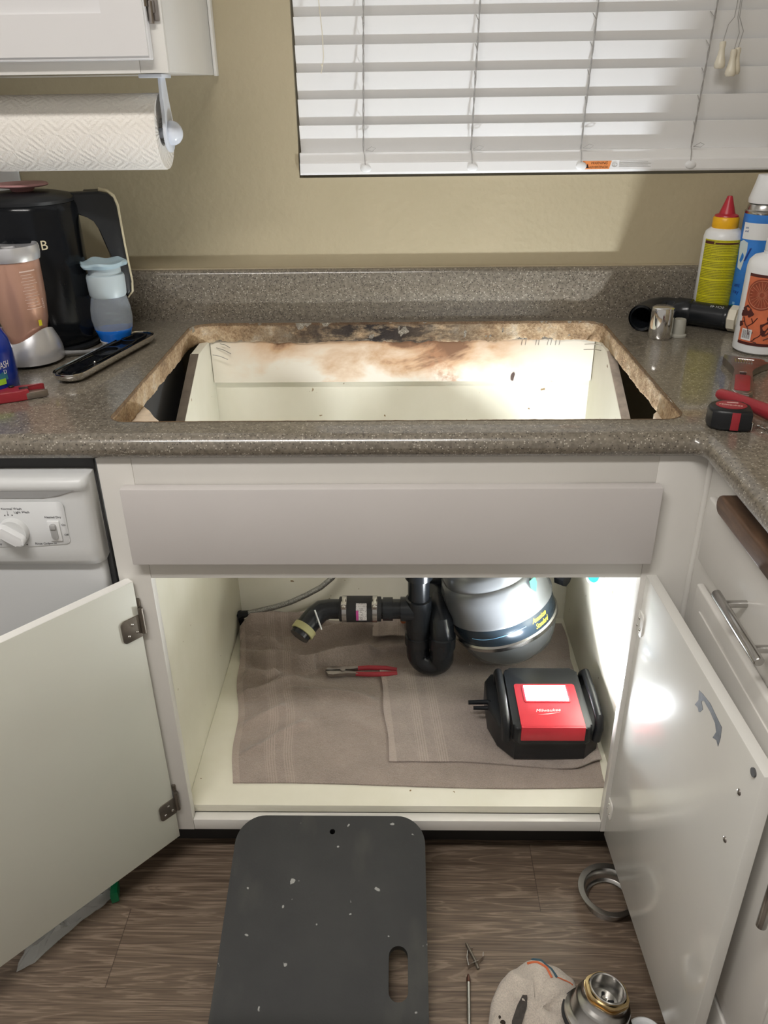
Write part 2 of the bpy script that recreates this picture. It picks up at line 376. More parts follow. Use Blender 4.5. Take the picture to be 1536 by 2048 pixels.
def part(name, mb, mat, parent=None, angle=40, smooth=True, label=None, uv=None, recalc=True):
    bm = mb.bm; bmesh.ops.remove_doubles(bm, verts=bm.verts[:], dist=1e-6)
    if recalc: bmesh.ops.recalc_face_normals(bm, faces=bm.faces[:])
    X = wmat(parent) if parent else Matrix.Identity(4)
    if uv:
        lay = bm.loops.layers.uv.new('UVMap')
        for f in bm.faces:
            for l in f.loops: l[lay].uv = uv(l.vert.co)
    bm.transform(X.inverted())
    me = bpy.data.meshes.new(name); bm.to_mesh(me); bm.free(); me.materials.append(mat)
    if smooth:
        me.shade_smooth(); me.set_sharp_from_angle(angle=radians(angle))
    o = bpy.data.objects.new(name, me); COL.objects.link(o)
    if parent: o.parent = parent
    WM[o.name] = X
    if label: o['label'] = label
    return o
def thing(name, label, cat, loc=(0, 0, 0), rz=0, group=None, mat=None):
    o = bpy.data.objects.new(name, None); COL.objects.link(o); o.empty_display_size = .02
    X = mat if mat is not None else Matrix.Translation(loc) @ Matrix.Rotation(rz, 4, 'Z')
    o.matrix_world = X; WM[o.name] = X.copy(); o['label'] = label; o['category'] = cat
    if group: o['group'] = group
    return o
def tag(o, label, cat, group=None, kind=None):
    o['label'] = label; o['category'] = cat
    if group: o['group'] = group
    if kind: o['kind'] = kind
    return o
def struct(name, mb, mat, parent=None, **k):
    o = part(name, mb, mat, parent, **k)
    if not parent: o['kind'] = 'structure'
    return o
def T(x, y, z, rz=0): return Matrix.Translation((x, y, z)) @ Matrix.Rotation(rz, 4, 'Z')
def arc(cx, cy, r, a0, a1, n=8): return [(cx+r*cos(a0+(a1-a0)*k/n), cy+r*sin(a0+(a1-a0)*k/n)) for k in range(n+1)]
def rrect(x0, x1, y0, y1, r, n=8):
    r = r if isinstance(r, (list, tuple)) else [r]*4   # bl, br, tr, tl
    return arc(x0+r[0], y0+r[0], r[0], pi, 1.5*pi, n)+arc(x1-r[1], y0+r[1], r[1], 1.5*pi, 2*pi, n)+arc(x1-r[2], y1-r[2], r[2], 0, .5*pi, n)+arc(x0+r[3], y1-r[3], r[3], .5*pi, pi, n)
def cylmap(X, r, a0, z0, up=1, dr=0):
    """flat (x, y) artwork wrapped on an upright cylinder in frame X; a0 = facing angle"""
    def fn(x, y, h=0):
        a = a0 + x/r; rr = r+h+dr
        return X @ Vector((rr*sin(a), -rr*cos(a), z0+y))
    return fn
def patch(mb, X, r, a0, a1, z0, z1, n=16, t=.0004, rfn=None):
    rr = []
    for k in range(n+1):
        a = a0+(a1-a0)*k/n
        c = []
        for (dr, z) in ((0, z0), (t, z0), (t, z1), (0, z1)):
            q = (rfn(z) if rfn else r)+dr; c.append(tuple(X @ Vector((q*sin(a), -q*cos(a), z))))
        rr.append(c)
    mb.rings(rr); return mb

# ================================================================ SETTING
ZC, YB = .91, .655
mb = MB(); mb.box(-2.2, 1.09, -2.3, .8, -.05, 0); struct('floor', mb, FLOOR, smooth=False)
mb = MB(); mb.box(-2.2, 1.09, -2.3, .8, 2.44, 2.5); struct('ceiling', mb, CEIL, smooth=False)
WX0, WX1, WZ0, WZ1 = -.190, .740, 1.190, 2.10
mb = MB()
mb.plate([(-2.2, 0), (1.09, 0), (1.09, 2.44), (-2.2, 2.44)], [[(WX0, WZ0), (WX1, WZ0), (WX1, WZ1), (WX0, WZ1)]], -.80, -YB,
         xf=Matrix(((1, 0, 0, 0), (0, 0, -1, 0), (0, 1, 0, 0), (0, 0, 0, 1))))
struct('wall_back', mb, WALL, smooth=False)
mb = MB(); mb.box(1.09, 1.2, -2.3, .8, 0, 2.44); struct('wall_right', mb, WALL, smooth=False)
win = part('window_1', MB().plate(rrect(WX0, WX1, WZ0, WZ1, .001, 1), [rrect(WX0+.04, WX1-.04, WZ0+.04, WZ1-.04, .001, 1)], -.79, -.745,
           xf=Matrix(((1, 0, 0, 0), (0, 0, -1, 0), (0, 1, 0, 0), (0, 0, 0, 1)))), WPLAST, smooth=False)
win['kind'] = 'structure'
part('window_pane', MB().box(WX0+.04, WX1-.04, .765, .769, WZ0+.04, WZ1-.04), GLASS, win, smooth=False)

# ceiling lamp (its reflection is the streak on the counter's front edge)
lamp = thing('ceiling_light', 'long white ceiling light fixture mounted above the kitchen counter', 'light', (-.42, -1.05, 2.44))
part('lamp_housing', MB().box(-1.02, .18, -1.16, -.94, 2.40, 2.44, .005), WPLAST, lamp)
part('diffuser', MB().box(-.98, .14, -1.135, -.965, 2.375, 2.40, .008), TUBE, lamp)

# ================================================================ SINK BASE CABINET
cab = thing('sink_base_cabinet', 'white sink base cabinet standing open below the countertop cutout', 'cabinet', (0, .3, 0))
GXL, GXR = -.400, .425
mb = MB(); mb.box(-.438, -.386, 0, .019, .095, .876, .0012); part('stile', mb, WHITE, cab)
mb = MB(); mb.box(.3855, .462, 0, .019, .095, .876, .0012); part('stile', mb, WHITE, cab)
mb = MB(); mb.box(-.386, .3855, .0006, .019, .812, .8755, .001); part('rail', mb, WHITE, cab)
mb = MB(); mb.box(-.386, .3855, .0006, .019, .6627, .705, .001); part('rail', mb, WHITE, cab)
mb = MB(); mb.box(-.386, .3855, .0006, .020, .095, .121, .0015); part('rail', mb, WHITE, cab, label='white bottom rail with worn paint')
ff = part('false_drawer_front', MB().box(-.4042, .392, -.019, 0, .699, .8286, .002), FACE, cab)
# gables: cut away diagonally at the top where the bowl sat
def gable(x0, x1):
    poly = [(.019, .095), (.634, .095), (.634, .872), (.517, .872), (.22, .722), (.019, .722)]
    mb = MB(); mb.prism(poly, x0, x1, .0008, xf=Matrix(((0, 0, 1, 0), (1, 0, 0, 0), (0, 1, 0, 0), (0, 0, 0, 1)))); return mb
part('side_panel', gable(GXL-.017, GXL), CREAM, cab); part('side_panel', gable(GXR, GXR+.017), CREAM, cab)
# raw edges of the gables
def gedge(x0, x1):
    a, b = Vector((.22, .7225)), Vector((.517, .8725)); mb = MB()
    vs = []
    for x in (x0, x1):
        vs += [(x, a.x, a.y), (x, b.x, b.y), (x, b.x-.0005, b.y+.001), (x, a.x-.0005, a.y+.001)]
    mb.add(vs, [(0, 1, 2, 3), (4, 7, 6, 5), (0, 4, 5, 1), (1, 5, 6, 2), (2, 6, 7, 3), (3, 7, 4, 0)]); return mb
part('panel_edge', gedge(GXL-.017, GXL-.0002), DARKWOOD, cab, smooth=False, label='bare brown sawn edge')
part('panel_edge', gedge(GXR+.0002, GXR+.017), M('raw_pale_board', (.45, .38, .32), .8, var=.2, vs=60), cab, smooth=False, label='bare pale sawn edge')
part('bottom_panel', MB().box(GXL, GXR, .020, .634, .121, .139, .0015), CREAM, cab)
part('back_panel', MB().box(GXL-.017, GXR+.017, .635, .640, .095, .872), CREAM, cab, smooth=False)
part('nailing_board', MB().box(GXL+.001, GXR-.001, .617, .634, .778, .871, .001), NAILER, cab, label='white back board with brown water stains')
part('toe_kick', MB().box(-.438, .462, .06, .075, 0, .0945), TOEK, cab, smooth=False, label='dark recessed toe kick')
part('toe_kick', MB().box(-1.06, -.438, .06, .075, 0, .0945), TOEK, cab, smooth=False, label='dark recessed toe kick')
for blk in ([(-.432, .03), (-.392, .03), (-.386, .155), (-.398, .168), (-.412, .198), (-.432, .225)], [(.437, .03), (.420, .03), (.4215, .150), (.424, .172), (.437, .190)]):
    part('corner_block', MB().prism(blk, .852, .8705, .0012), M('pale_wood_block', (.66, .55, .42), .7, var=.15, vs=50), cab)
# staples hanging from the counter at the board ends
stp = [((-.385, .612, .858), (-.352, .60, .848)), ((-.375, .608, .868), (-.352, .597, .862)), ((-.392, .60, .846), (-.358, .592, .838)), ((.40, .605, .862), (.425, .56, .872)), ((.398, .60, .852), (.43, .555, .862))]
for a, b in stp: part('staple', MB().tube([a, ((a[0]+b[0])/2, (a[1]+b[1])/2, (a[2]+b[2])/2+.002), b], .0009, 6), STEEL, cab)
for x in (.27, .278, .30, .306, .325, .332, .342, .35): part('pen_mark', MB().tube([(x, .6158, .871), (x-.002, .6158, .858)], .0006, 5), DSTEEL, cab)

def door_frame(P, d):
    d = Vector(d).normalized(); return d
def hinge(parent, X, s0, z0, z1, mat, sgn=1, pw=.034):
    """plate on the inner face + knuckle + leaf on the stile"""
    mb = MB(X); poly = rrect(s0, s0+pw, z0, z1, [.001, .007, .007, .001])
    mb.prism([(x, z) for x, z in poly], 0, .0022, .0005, xf=Matrix(((1, 0, 0, 0), (0, 0, 1, 0), (0, 1, 0, 0), (0, 0, 0, 1))))
    mb.tube([(s0-.003, .003, z0+.006), (s0-.003, .003, z1+.012)], .0042, 12)
    mb.tube([(s0-.004, -.002, z1+.014), (s0-.004, -.002, z1+.026)], .0035, 10)
    h = part('hinge', mb, mat, parent)
    mb = MB(X)
    for (a, b) in ((.45, .72), (.70, .28), (.25, .30)):
        x = s0+pw*a; z = z0+(z1-z0)*b
        mb.sphere((x, .0026, z), .0026, (1, .5, 1), 12)
    part('screws', mb, CHROME, h) if parent.parent is None else part('hinge_screws', mb, CHROME, parent)
    return h
def bar_handle(parent, a, b, out, r=.006, name='handle', inset=.025, stand=.022, mat=None):
    a, b, out = Vector(a), Vector(b), Vector(out).normalized(); t = (b-a).normalized()
    mb = MB(); mb.tube([a, a+t*.0012, b-t*.0012, b], [r-.001, r, r, r-.001], 24)
    for q in (a+t*inset, b-t*inset): mb.tube([q, q-out*(stand)], r*.8, 16)
    return part(name, mb, mat or STEEL, parent)
# left door
dL = Vector((-.232, -.264, 0)).normalized(); nL = Vector((-dL.y, dL.x, 0))*-1
nL = Vector((.751, -.660, 0))
XL = Matrix(((dL.x, nL.x, 0, -.413), (dL.y, nL.y, 0, -.008), (0, 0, 1, 0), (0, 0, 0, 1)))
doorL = part('door', MB(XL).box(0, .405, -.0165, 0, .087, .662, .0012), M('greyed_white_door_back', (.60, .60, .53), .35, var=.02, vs=5, coat=.1), cab, label='left door swung wide open, its plain back showing')
part('lit_edge_strip', MB(XL).box(.0005, .4045, -.0162, -.0004, .6618, .6625), M('lit_edge_white', (.86, .85, .81), .3, var=.02), doorL, label='bright strip with overhead light painted on the top edge')  # added strip: overhead light on the door's top edge put into a whiter colour
hinge(doorL, XL, .001, .558, .600, BRONZE); hinge(doorL, XL, -.002, .151, .188, BRONZE)
# right door
dR = Vector((.017, -.41, 0)).normalized(); nR = Vector((dR.y, -dR.x, 0))
XR = Matrix(((dR.x, nR.x, 0, .394), (dR.y, nR.y, 0, -.003), (0, 0, 1, 0), (0, 0, 0, 1)))
doorR = part('door', MB(XR).box(-.004, .415, -.0165, 0, .087, .668, .0012), WHITE_IN, cab, label='right door swung open with a peeled grey patch')
hinge(doorR, XR, -.010, .562, .602, WHITE, pw=.030); hinge(doorR, XR, -.010, .148, .186, WHITE, pw=.030)
tear = [(.234, .638), (.247, .642), (.269, .646), (.297, .643), (.308, .642), (.311, .628), (.310, .612), (.303, .616), (.293, .611), (.298, .625), (.291, .633), (.274, .636), (.252, .636), (.246, .630), (.254, .623), (.249, .614), (.245, .611), (.240, .614), (.231, .611), (.238, .625)]
part('peeled_patch', MB(XR).prism([(a, b) for a, b in tear], 0, .0004, xf=Matrix(((1, 0, 0, 0), (0, 0, 1, 0), (0, 1, 0, 0), (0, 0, 0, 1)))), PEEL, doorR, label='torn grey patch where paint peeled')
for (s, z) in ((.377, .605), (.374, .521)):
    part('screw', MB(XR).sphere((s, .0002, z), .0042, (1, .5, 1), 14), DSTEEL, doorR)
part('bumper', MB(XR).tube([(.395, 0, .655), (.395, .0022, .655)], .0055, 20), M('grey_felt', (.09, .09, .09), .9), doorR, label='dark grey round felt bumper')
ob = XR @ Vector((.376, -.0165-.022, .475)); oe = XR @ Vector((.376, -.0165-.022, .648))
bar_handle(doorR, ob, oe, -nR, .0055, stand=.022)

# ================================================================ DISHWASHER
dw = thing('dishwasher', 'white built-in dishwasher left of the sink cabinet', 'dishwasher', (-.75, .3, 0))
part('body', MB().box(-1.04, -.446, .012, .56, .10, .871, .003), M('shade_toned_tub', (.05, .05, .052), .6), dw)  # near-black colour stands in for the shade in the gap under the counter
part('door_panel', MB().box(-1.045, -.4525, -.014, .012, .12, .703, .006, 3), APPL, dw)
def dwfront(x0, x1):
    # profile (y, z) bulging control panel with a finger pocket at the top
    pr = [(.011, .703), (-.012, .700), (-.024, .704), (-.029, .714), (-.030, .735), (-.029, .80), (-.0275, .816), (-.0265, .830), (-.030, .834), (-.030, .841), (-.026, .848), (-.018, .8505), (.011, .851)]
    rr = []
    for k, x in enumerate([x0, x0+.003, x0+.010, x0+.022, x1-.022, x1-.010, x1-.003, x1]):
        e = [.65, .86, .96, 1, 1, .96, .86, .65][k]; zz = [.006, .002, .0005, 0, 0, .0005, .002, .006][k]
        rr.append([(x, .011+(y-.011)*e, .78+(z-.78)*(1-zz*4)) for y, z in pr])
    return MB().rings(rr)
cp = part('control_panel', dwfront(-1.04, -.4485), APPL2, dw, angle=50)
mbp = MB().prism([(-1.0, .8325), (-.465, .8325), (-.492, .823), (-.515, .820), (-1.0, .820)], -.0285, -.0268, .0006, xf=Matrix(((1, 0, 0, 0), (0, 0, 1, 0), (0, 1, 0, 0), (0, 0, 0, 1))))
part('finger_pocket', mbp, M('grey_pocket', (.33, .33, .33), .5), cp)
XZ = Matrix(((1, 0, 0, 0), (0, 0, 1, 0), (0, 1, 0, 0), (0, 0, 0, 1)))
ol = [(-.99, .8075), (-.505, .8095)]+arc(-.500, .8015, .008, pi/2, 0, 6)+[(-.4935, .752)]+arc(-.500, .745, .007, 0, -pi/2, 6)+[(-.56, .7335), (-.99, .731)]
SH = Matrix.Translation((.006, 0, .006))
part('dial_plate', MB(SH).prism(ol, -.0312, -.0295, .0006, xf=XZ), M('light_grey_plate', (.62, .63, .635), .35, var=.01), cp)
kc = (-.568, .7665)
mb = MB(); mb.tube([(kc[0], -.0312, kc[1]), (kc[0], -.038, kc[1]), (kc[0], -.040, kc[1])], [.0225, .0222, .0205], 40)
part('dial', mb, APPL2, cp)
kx = T(kc[0], -.040, kc[1]) @ Matrix.Rotation(radians(35), 4, 'Y')
mb = MB(kx); mb.prism(rrect(-.023, .023, -.0085, .0085, .0084), -.012, .001, .003, xf=XZ, seg=3); part('dial_grip', mb, WPLAST, cp)
mb = MB(SH); mb.box(-.5215, -.5035, -.034, -.031, .7445, .7785, .0012); part('switch', mb, WPLAST, cp)
mb = MB(SH); mb.prism(rrect(-.5175, -.5080, .7485, .7745, .004), -.0365, -.0338, .0008, xf=XZ); mb.box(-.5172, -.5085, -.0385, -.0355, .766, .7735, .001); part('switch_rocker', mb, M('grey_rocker', (.42, .42, .42), .4), cp)
def flat(x0, z0, y): return lambda x, yy, h=0: Vector((x0+x, y-h-.0002, z0+yy))
mb = MB(SH)
for s, x, z, sz in (('Normal Wash', -.5860, .7965, .0048), ('Light Wash', -.5680, .7910, .0046), ('Heated Dry', -.5240, .7825, .0046), ('On', -.5010, .7695, .0042), ('Off', -.5000, .7525, .0042), ('Rinse Only', -.5475, .7375, .0046), ('Power Off', -.5280, .7385, .0028), ('Wash', -.608, .7905, .0046), ('Delay', -.610, .737, .0046)):
    mb.text(s, sz*1.12, flat(x, z, -.0313), .0001)
for x, z in ((-.5825, .7872), (-.5775, .7880), (-.5715, .7875), (-.560, .7375)): mb.sphere((x, -.0314, z), .0011, (1, .3, 1), 10)
mb.box(-.5778, -.5774, -.0315, -.0312, .789, .795)
part('printed_text', mb, TEXTM, cp, label='small dark printed wash settings', smooth=False)

# ================================================================ RIGHT-HAND CABINET RUN
rc = thing('drawer_cabinet', 'white drawer and door cabinet run at the right, facing left', 'cabinet', (.75, -.6, 0))
part('cabinet_box', MB().box(.470, 1.085, -1.5, .0, .10, .8715), WHITE, rc, smooth=False)
part('face_frame', MB().box(.4622, .470, -1.5, .012, .10, .8715, .0003), WHITE, rc)
part('corner_bead', MB().cyl((.460, -.003, .10), (.460, -.003, .8712), .0045), WHITE, rc)
YE = -.52
def shaker(z0, z1, y0, y1):
    mb = MB(); mb.box(.450, .4615, y1, y0, z0, z1, .0035, 3); return mb
dr = part('drawer_front', shaker(.722, .8265, -.040, YE), WHITE, rc)
bar_handle(dr, (.420, -.190, .760), (.420, -.333, .760), (-1, 0, 0), .0062, stand=.031)
d2 = part('cabinet_door', shaker(.215, .690, -.056, YE), WHITE, rc)
part('raised_moulding', MB().box(.4475, .4505, YE+.03, -.086, .245, .660, .0015), WHITE, d2)
bar_handle(d2, (.420, -.475, .495), (.420, -.475, .64), (-1, 0, 0), .006, stand=.028)
part('drawer_front', shaker(.105, .205, -.056, YE), WHITE, rc)
part('pull_out_board', MB().prism([(-.105, .830), (-1.0, .830), (-1.0, .858), (-.105, .858)]+arc(-.105, .844, .014, pi/2, -pi/2, 8)[1:-1], .439, .60, .004, xf=Matrix(((0, 0, 1, 0), (1, 0, 0, 0), (0, 1, 0, 0), (0, 0, 0, 1))), seg=3), BROWNW, rc, label='dark brown wooden pull-out cutting board')

# ================================================================ COUNTERTOP
ct = thing('countertop', 'grey brown speckled laminate countertop with a big empty sink cutout', 'countertop', (0, .3, .872))
def front_path(off):
    """front edge path, off = distance inward from the extreme"""
    y = -.016+off; x = .437+off; r = .018+off
    p = [(-2.0, y), (-1.2, y), (-.4, y)]
    cx, cy = x-r, y-r
    p += arc(cx, cy, r, pi/2, 0, 8) if False else [(x-.020, y)]+[(x-.020+.020*sin(a), y-.020+.020*cos(a)) for a in [pi/2*k/6 for k in range(1, 7)]]
    return p+[(x, -.4), (x, -1.5)]
R = .019
prof = [(R*1.6, ZC-.0385)]+[(R-R*sin(a), ZC-R-.0001-R*cos(a)) for a in [pi*k/14 for k in range(15)]]
mb = MB(); rr = []
for off, z in prof: rr.append([(x, y, z) for x, y in front_path(off)])
mb.rings(rr, False, False, False)
top = front_path(R); zt = ZC
HX0, HX1, HY0, HY1 = -.4297, .4321, .0453, .6127
hole = rrect(HX0, HX1, HY0, HY1, [.030, .032, .045, .045], 10)
hole2 = []
for i, (x, y) in enumerate(hole):
    hole2.append((x, y))
outer = [(x, y) for x, y in top]+[(1.085, -1.5), (1.085, .6545), (-2.0, .6545)]
t = bmesh.new(); L = []
for lp in (outer, hole):
    v = [t.verts.new((x, y, ZC-.0001)) for x, y in lp]; L.append(v)
    for i in range(len(v)): t.edges.new((v[i], v[(i+1) % len(v)]))
bmesh.ops.triangle_fill(t, edges=t.edges[:], use_beauty=True); t.verts.index_update()
mb.add([tuple(v.co) for v in t.verts], [tuple(v.index for v in f.verts) for f in t.faces])
nt_ = len(t.verts)
mb.add([(v.co.x, v.co.y, ZC-.0385) for v in t.verts], [tuple(v.index for v in f.verts)[::-1] for f in t.faces]); t.free()
hn = len(hole); mb.add([(x, y, ZC-.0001) for x, y in hole]+[(x, y, ZC-.0385) for x, y in hole], [(i, (i+1) % hn, hn+(i+1) % hn, hn+i) for i in range(hn)])
part('worktop', mb, COUNTER, ct, angle=35)
# particleboard core showing round the hole
mb = MB(); dense = []
for i in range(hn):
    a, b = Vector(hole[i]), Vector(hole[(i+1) % hn]); n = max(1, int((b-a).length/.005))
    for k in range(n): dense.append(a.lerp(b, k/n))
N = len(dense); cen = Vector(((HX0+HX1)/2, (HY0+HY1)/2)); rr = []
for j, (z, amp, bs_) in enumerate(((ZC+.0002, .0008, -.0012), (ZC+.0006, .0012, .0003), (ZC-.002, .0016, .0012), (ZC-.010, .0018, .0018), (ZC-.020, .002, .002), (ZC-.030, .002, .0018), (ZC-.037, .0025, .002), (ZC-.0395, .0025, .0005), (ZC-.0405, .001, -.002))):
    ring = []
    for i in range(N):
        p = dense[i]; tn = (dense[(i+1) % N]-dense[i-1]).normalized(); nn = Vector((-tn.y, tn.x))
        if nn.dot(cen-p) < 0: nn = -nn
        q = noise.noise((p.x*38, p.y*38, z*60+3))+.8*noise.noise((p.x*140, p.y*140, z*150))
        d = bs_+amp*q*(.75 if p.y < .58 else 1.6)
        dz = (.0022 if p.y > .58 else .0009)*noise.noise((p.x*30+9, p.y*30, 5))+.0012*noise.noise((p.x*150+9, p.y*150, 5))
        if j in (6, 7): dz *= 1.5 if p.y < .55 else 2.8
        if j < 2: dz = abs(dz)*.3
        pp = p+nn*d; ring.append((pp.x, pp.y, z+dz))
    rr.append(ring)
vsn = [p for r_ in rr for p in r_]; fs = []
for k in range(len(rr)-1):
    for i in range(N): fs.append((k*N+i, k*N+(i+1) % N, (k+1)*N+(i+1) % N, (k+1)*N+i))
mb.add(vsn, fs); part('particleboard_rim', mb, PARTICLE, ct, angle=60, label='torn brown particleboard core around the cutout')
# backsplash
def splash(axis):
    pr = [(0, ZC-.0001), (0, 1.003)]+[(.011-.011*cos(a), 1.004+.011*sin(a)) for a in [pi/2*k/6 for k in range(1, 7)]]+[(.0198, 1.015), (.0198, ZC-.0001)]
    rr = [[(x, .635+d, z) for d, z in pr] for x in (-2.0, -1.0, 0, 1.085)] if axis == 'x' else [[(1.07-d*.75+.0, y, z) for d, z in pr] for y in (-1.5, .634)]
    return MB().rings(rr)
part('backsplash', splash('x'), COUNTER, ct)
mb = MB(); mb.box(-2.0, 1.08, .648, .6549, 1.013, 1.0175, .002); part('caulk_bead', mb, M('aged_caulk', (.40, .34, .23), .6, bs=.3, bscale=60), ct)

# ================================================================ UPPER CABINET, PAPER TOWEL, OUTLET
uc = thing('wall_cabinet', 'white wall cabinet at top left above the paper towel', 'cabinet', (-.75, .5, 1.372))
part('cabinet_box', MB().box(-1.2, -.3375, .305, .654, 1.3725, 2.15, .001), WHITE, uc)
mb = MB(); mb.box(-.378, -.336, .295, .3045, 1.371, 2.15, .001); mb.box(-1.2, -.378, .295, .3045, 1.371, 1.41, .001); part('face_frame', mb, WHITE, uc)
part('scribe_strip', MB().box(-.3372, -.3318, .632, .654, 1.371, 2.15, .0012), WHITE, uc)
mb = MB(); mb.box(-1.15, -.355, .276, .2945, 1.388, 2.1, .0025, 3)
ud = part('door', mb, M('bright_door_paint', (.72, .71, .71), .35, var=.015, vs=6), uc)
mb = MB()
mb.plate([(-1.15, 1.393), (-.357, 1.393), (-.357, 2.1), (-1.15, 2.1)], [[(-1.10, 1.447), (-.418, 1.447), (-.418, 2.05), (-1.10, 2.05)]], -.2765, -.2725, xf=Matrix(((1, 0, 0, 0), (0, 0, -1, 0), (0, 1, 0, 0), (0, 0, 0, 1))))
part('door_frame', mb, M('bright_door_paint', (.72, .71, .71), .35, var=.015, vs=6), ud, smooth=False)
mb = MB(); mb.box(-.354, -.343, .287, .2945, 1.447, 1.52, .002); mb.tube([(-.358, .283, 1.455), (-.358, .283, 1.50)], .006, 14); mb.tube([(-.350, .288, 1.434), (-.350, .288, 1.462)], .004, 12); mb.box(-.347, -.339, .289, .2955, 1.437, 1.50, .002)
part('hinge', mb, DSTEEL, uc, label='dull metal hinge')

ho = thing('paper_towel_holder', 'white plastic paper towel holder fixed under the wall cabinet', 'paper towel holder', (-.38, .42, 1.37))
mb = MB()
XY = Matrix(((0, 0, 1, 0), (1, 0, 0, 0), (0, 1, 0, 0), (0, 0, 0, 1)))
mb.prism([(.400, 1.371), (.428, 1.371), (.434, 1.335), (.446, 1.300)]+arc(.420, 1.284, .030, .3, -pi-.3, 14)+[(.398, 1.31), (.395, 1.335)], -.382, -.3765, .0015, xf=XY)
mb.box(-.41, -.372, .39, .45, 1.366, 1.3715, .001)
part('arm', mb, LPLAST, ho)
mb = MB(); mb.rings([[( -.377+d, .42+max(r, 1e-5)*cos(2*pi*i/32), 1.284+max(r, 1e-5)*sin(2*pi*i/32)) for i in range(32)] for r, d in ((.019, 0), (.0195, .003), (.0185, .008), (.0155, .014), (.010, .0185), (.005, .0205), (0, .021))], True, False)
part('knob', mb, LPLAST, ho)
part('rod', MB().cyl((-.70, .42, 1.284), (-.379, .42, 1.284), .008), LPLAST, ho)
mb = MB(); RX = .0585; x0, x1 = -.675, -.3865
n = 72; rr = []
prs = [(x0, .02), (x0, RX-.002), (x0+.001, RX), (-.5, RX), (x1-.003, RX), (x1, RX-.001), (x1-.001, RX-.004), (x1-.004, .045), (x1-.004, .0215), (x1-.06, .021)]
for x, r in prs: rr.append([(x, .42+r*(1+.012*sin(2*a_))*cos(a_), 1.286+r*(1+.012*sin(2*a_))*sin(a_)) for a_ in [2*pi*i/n for i in range(n)]])
mb.rings(rr, False, False)
rl = part('paper_towel_roll', mb, PAPER, None, uv=lambda c: (c.x, math.atan2(c.z-1.286, .42-c.y)*RX))
tag(rl, 'white embossed paper towel roll hanging below the wall cabinet', 'paper towel')
mb = MB(); mb.box(-.826, -.751, .650, .6549, 1.095, 1.211, .002, 3); ot = part('wall_outlet', mb, WPLAST)
tag(ot, 'white outlet cover plate on the wall behind the black kettle', 'outlet')

# ================================================================ WINDOW BLIND
bl = thing('window_blind', 'white closed horizontal blind hanging in the kitchen window', 'blind', (.27, .66, 1.195))
BX0, BX1 = -.186, .735
mb = MB(); tilt = radians(15); W = .0508; P = .0453; zc = 1.2590; yc = .668
for k in range(13):
    z = zc+P*k; y = yc
    pr = []
    for (s, dn) in [(-.5, .0), (-.25, .0012), (0, .0016), (.25, .0012), (.5, .0)]:
        pr.append((y-s*W*sin(tilt)-dn*cos(tilt), z+s*W*cos(tilt)-dn*sin(tilt)))
    pr += [(a+.0026*cos(tilt), b+.0026*sin(tilt)) for a, b in pr[::-1]]
    mb.rings([[(x, a, b) for a, b in pr] for x in (BX0, BX1)])
part('slats', mb, BLIND, bl, angle=30)
pr = [(.6505, 1.1955), (.6475, 1.1965), (.6462, 1.2000), (.6470, 1.2165), (.6520, 1.2195), (.6545, 1.2350), (.6560, 1.2355), (.676, 1.2355), (.676, 1.1955)]
mb = MB(); mb.rings([[(x, a, b) for a, b in pr] for x in (BX0-.001, BX1-.003)])
part('bottom_rail', mb, BLIND, bl, angle=20)
for i, (xb, xt) in enumerate(((-.061, -.052), (.149, .160), (.362, .374), (.575, .588))):
    mb = MB(); 
    for q in (0, 1):
        pts = []
        for k in range(60):
            tt = k/59; z = 1.238+tt*.60
            pts.append((xb+(xt-xb)*tt*1.6+.0012*sin(k*1.1+q*pi+i), .6475+.0008*cos(k*1.1+q*pi)-.0005, z))
        mb.tube(pts, .0009, 6)
    for k in range(12):
        z = 1.2585+P*k+.012; mb.tube([(xb+(xt-xb)*(z-1.238)/.6*1.6, .645, z), (xb+.002, .660, z+.012)], .0007, 5)
    mb.tube([(xb, .648, 1.240), (xb+.002, .6475, 1.230), (xb+.003, .6455, 1.212)], .0008, 6)
    lx = xb+.004; mb.tube([(lx, .6465, 1.239), (lx+.012, .6455, 1.246), (lx+.020, .645, 1.243), (lx+.014, .646, 1.238), (lx, .6465, 1.239)], .0005, 5)
    part('ladder_cord', mb, CORD, bl)
    part('cord_button', MB().sphere((xb+.004, .6465, 1.2065), .0108, (1, .35, .72), 24), WPLAST, bl)
for (x, y, z, rz) in ((.598, .628, 1.385, .15), (.618, .622, 1.372, .05), (.628, .631, 1.375, -.1)):
    mb = MB(); mb.lathe([(.0, .030), (.0052, .029), (.0058, .024), (.0048, .018), (.0062, .008), (.0092, -.004), (.0098, -.010), (.0075, -.014), (0, -.0145)], (x, y, z), 24)
    tp = part('tassel', mb, IVORY, bl)
    part('tassel_string', MB().tube([(x, y, z+.029), (x+.004, y-.001, z+.055), (.617+(x-.617)*.3, .628, 1.452), (.618, .63, 1.60)], .0007, 6), CORD, bl)
part('lift_cord', MB().tube([(-.141, .634, 1.62), (-.136, .632, 1.50), (-.131, .630, 1.44), (-.130, .630, 1.40), (-.133, .630, 1.383), (-.136, .630, 1.372)], .0009, 6).sphere((-.1335, .630, 1.386), .0022), IVORY, bl)
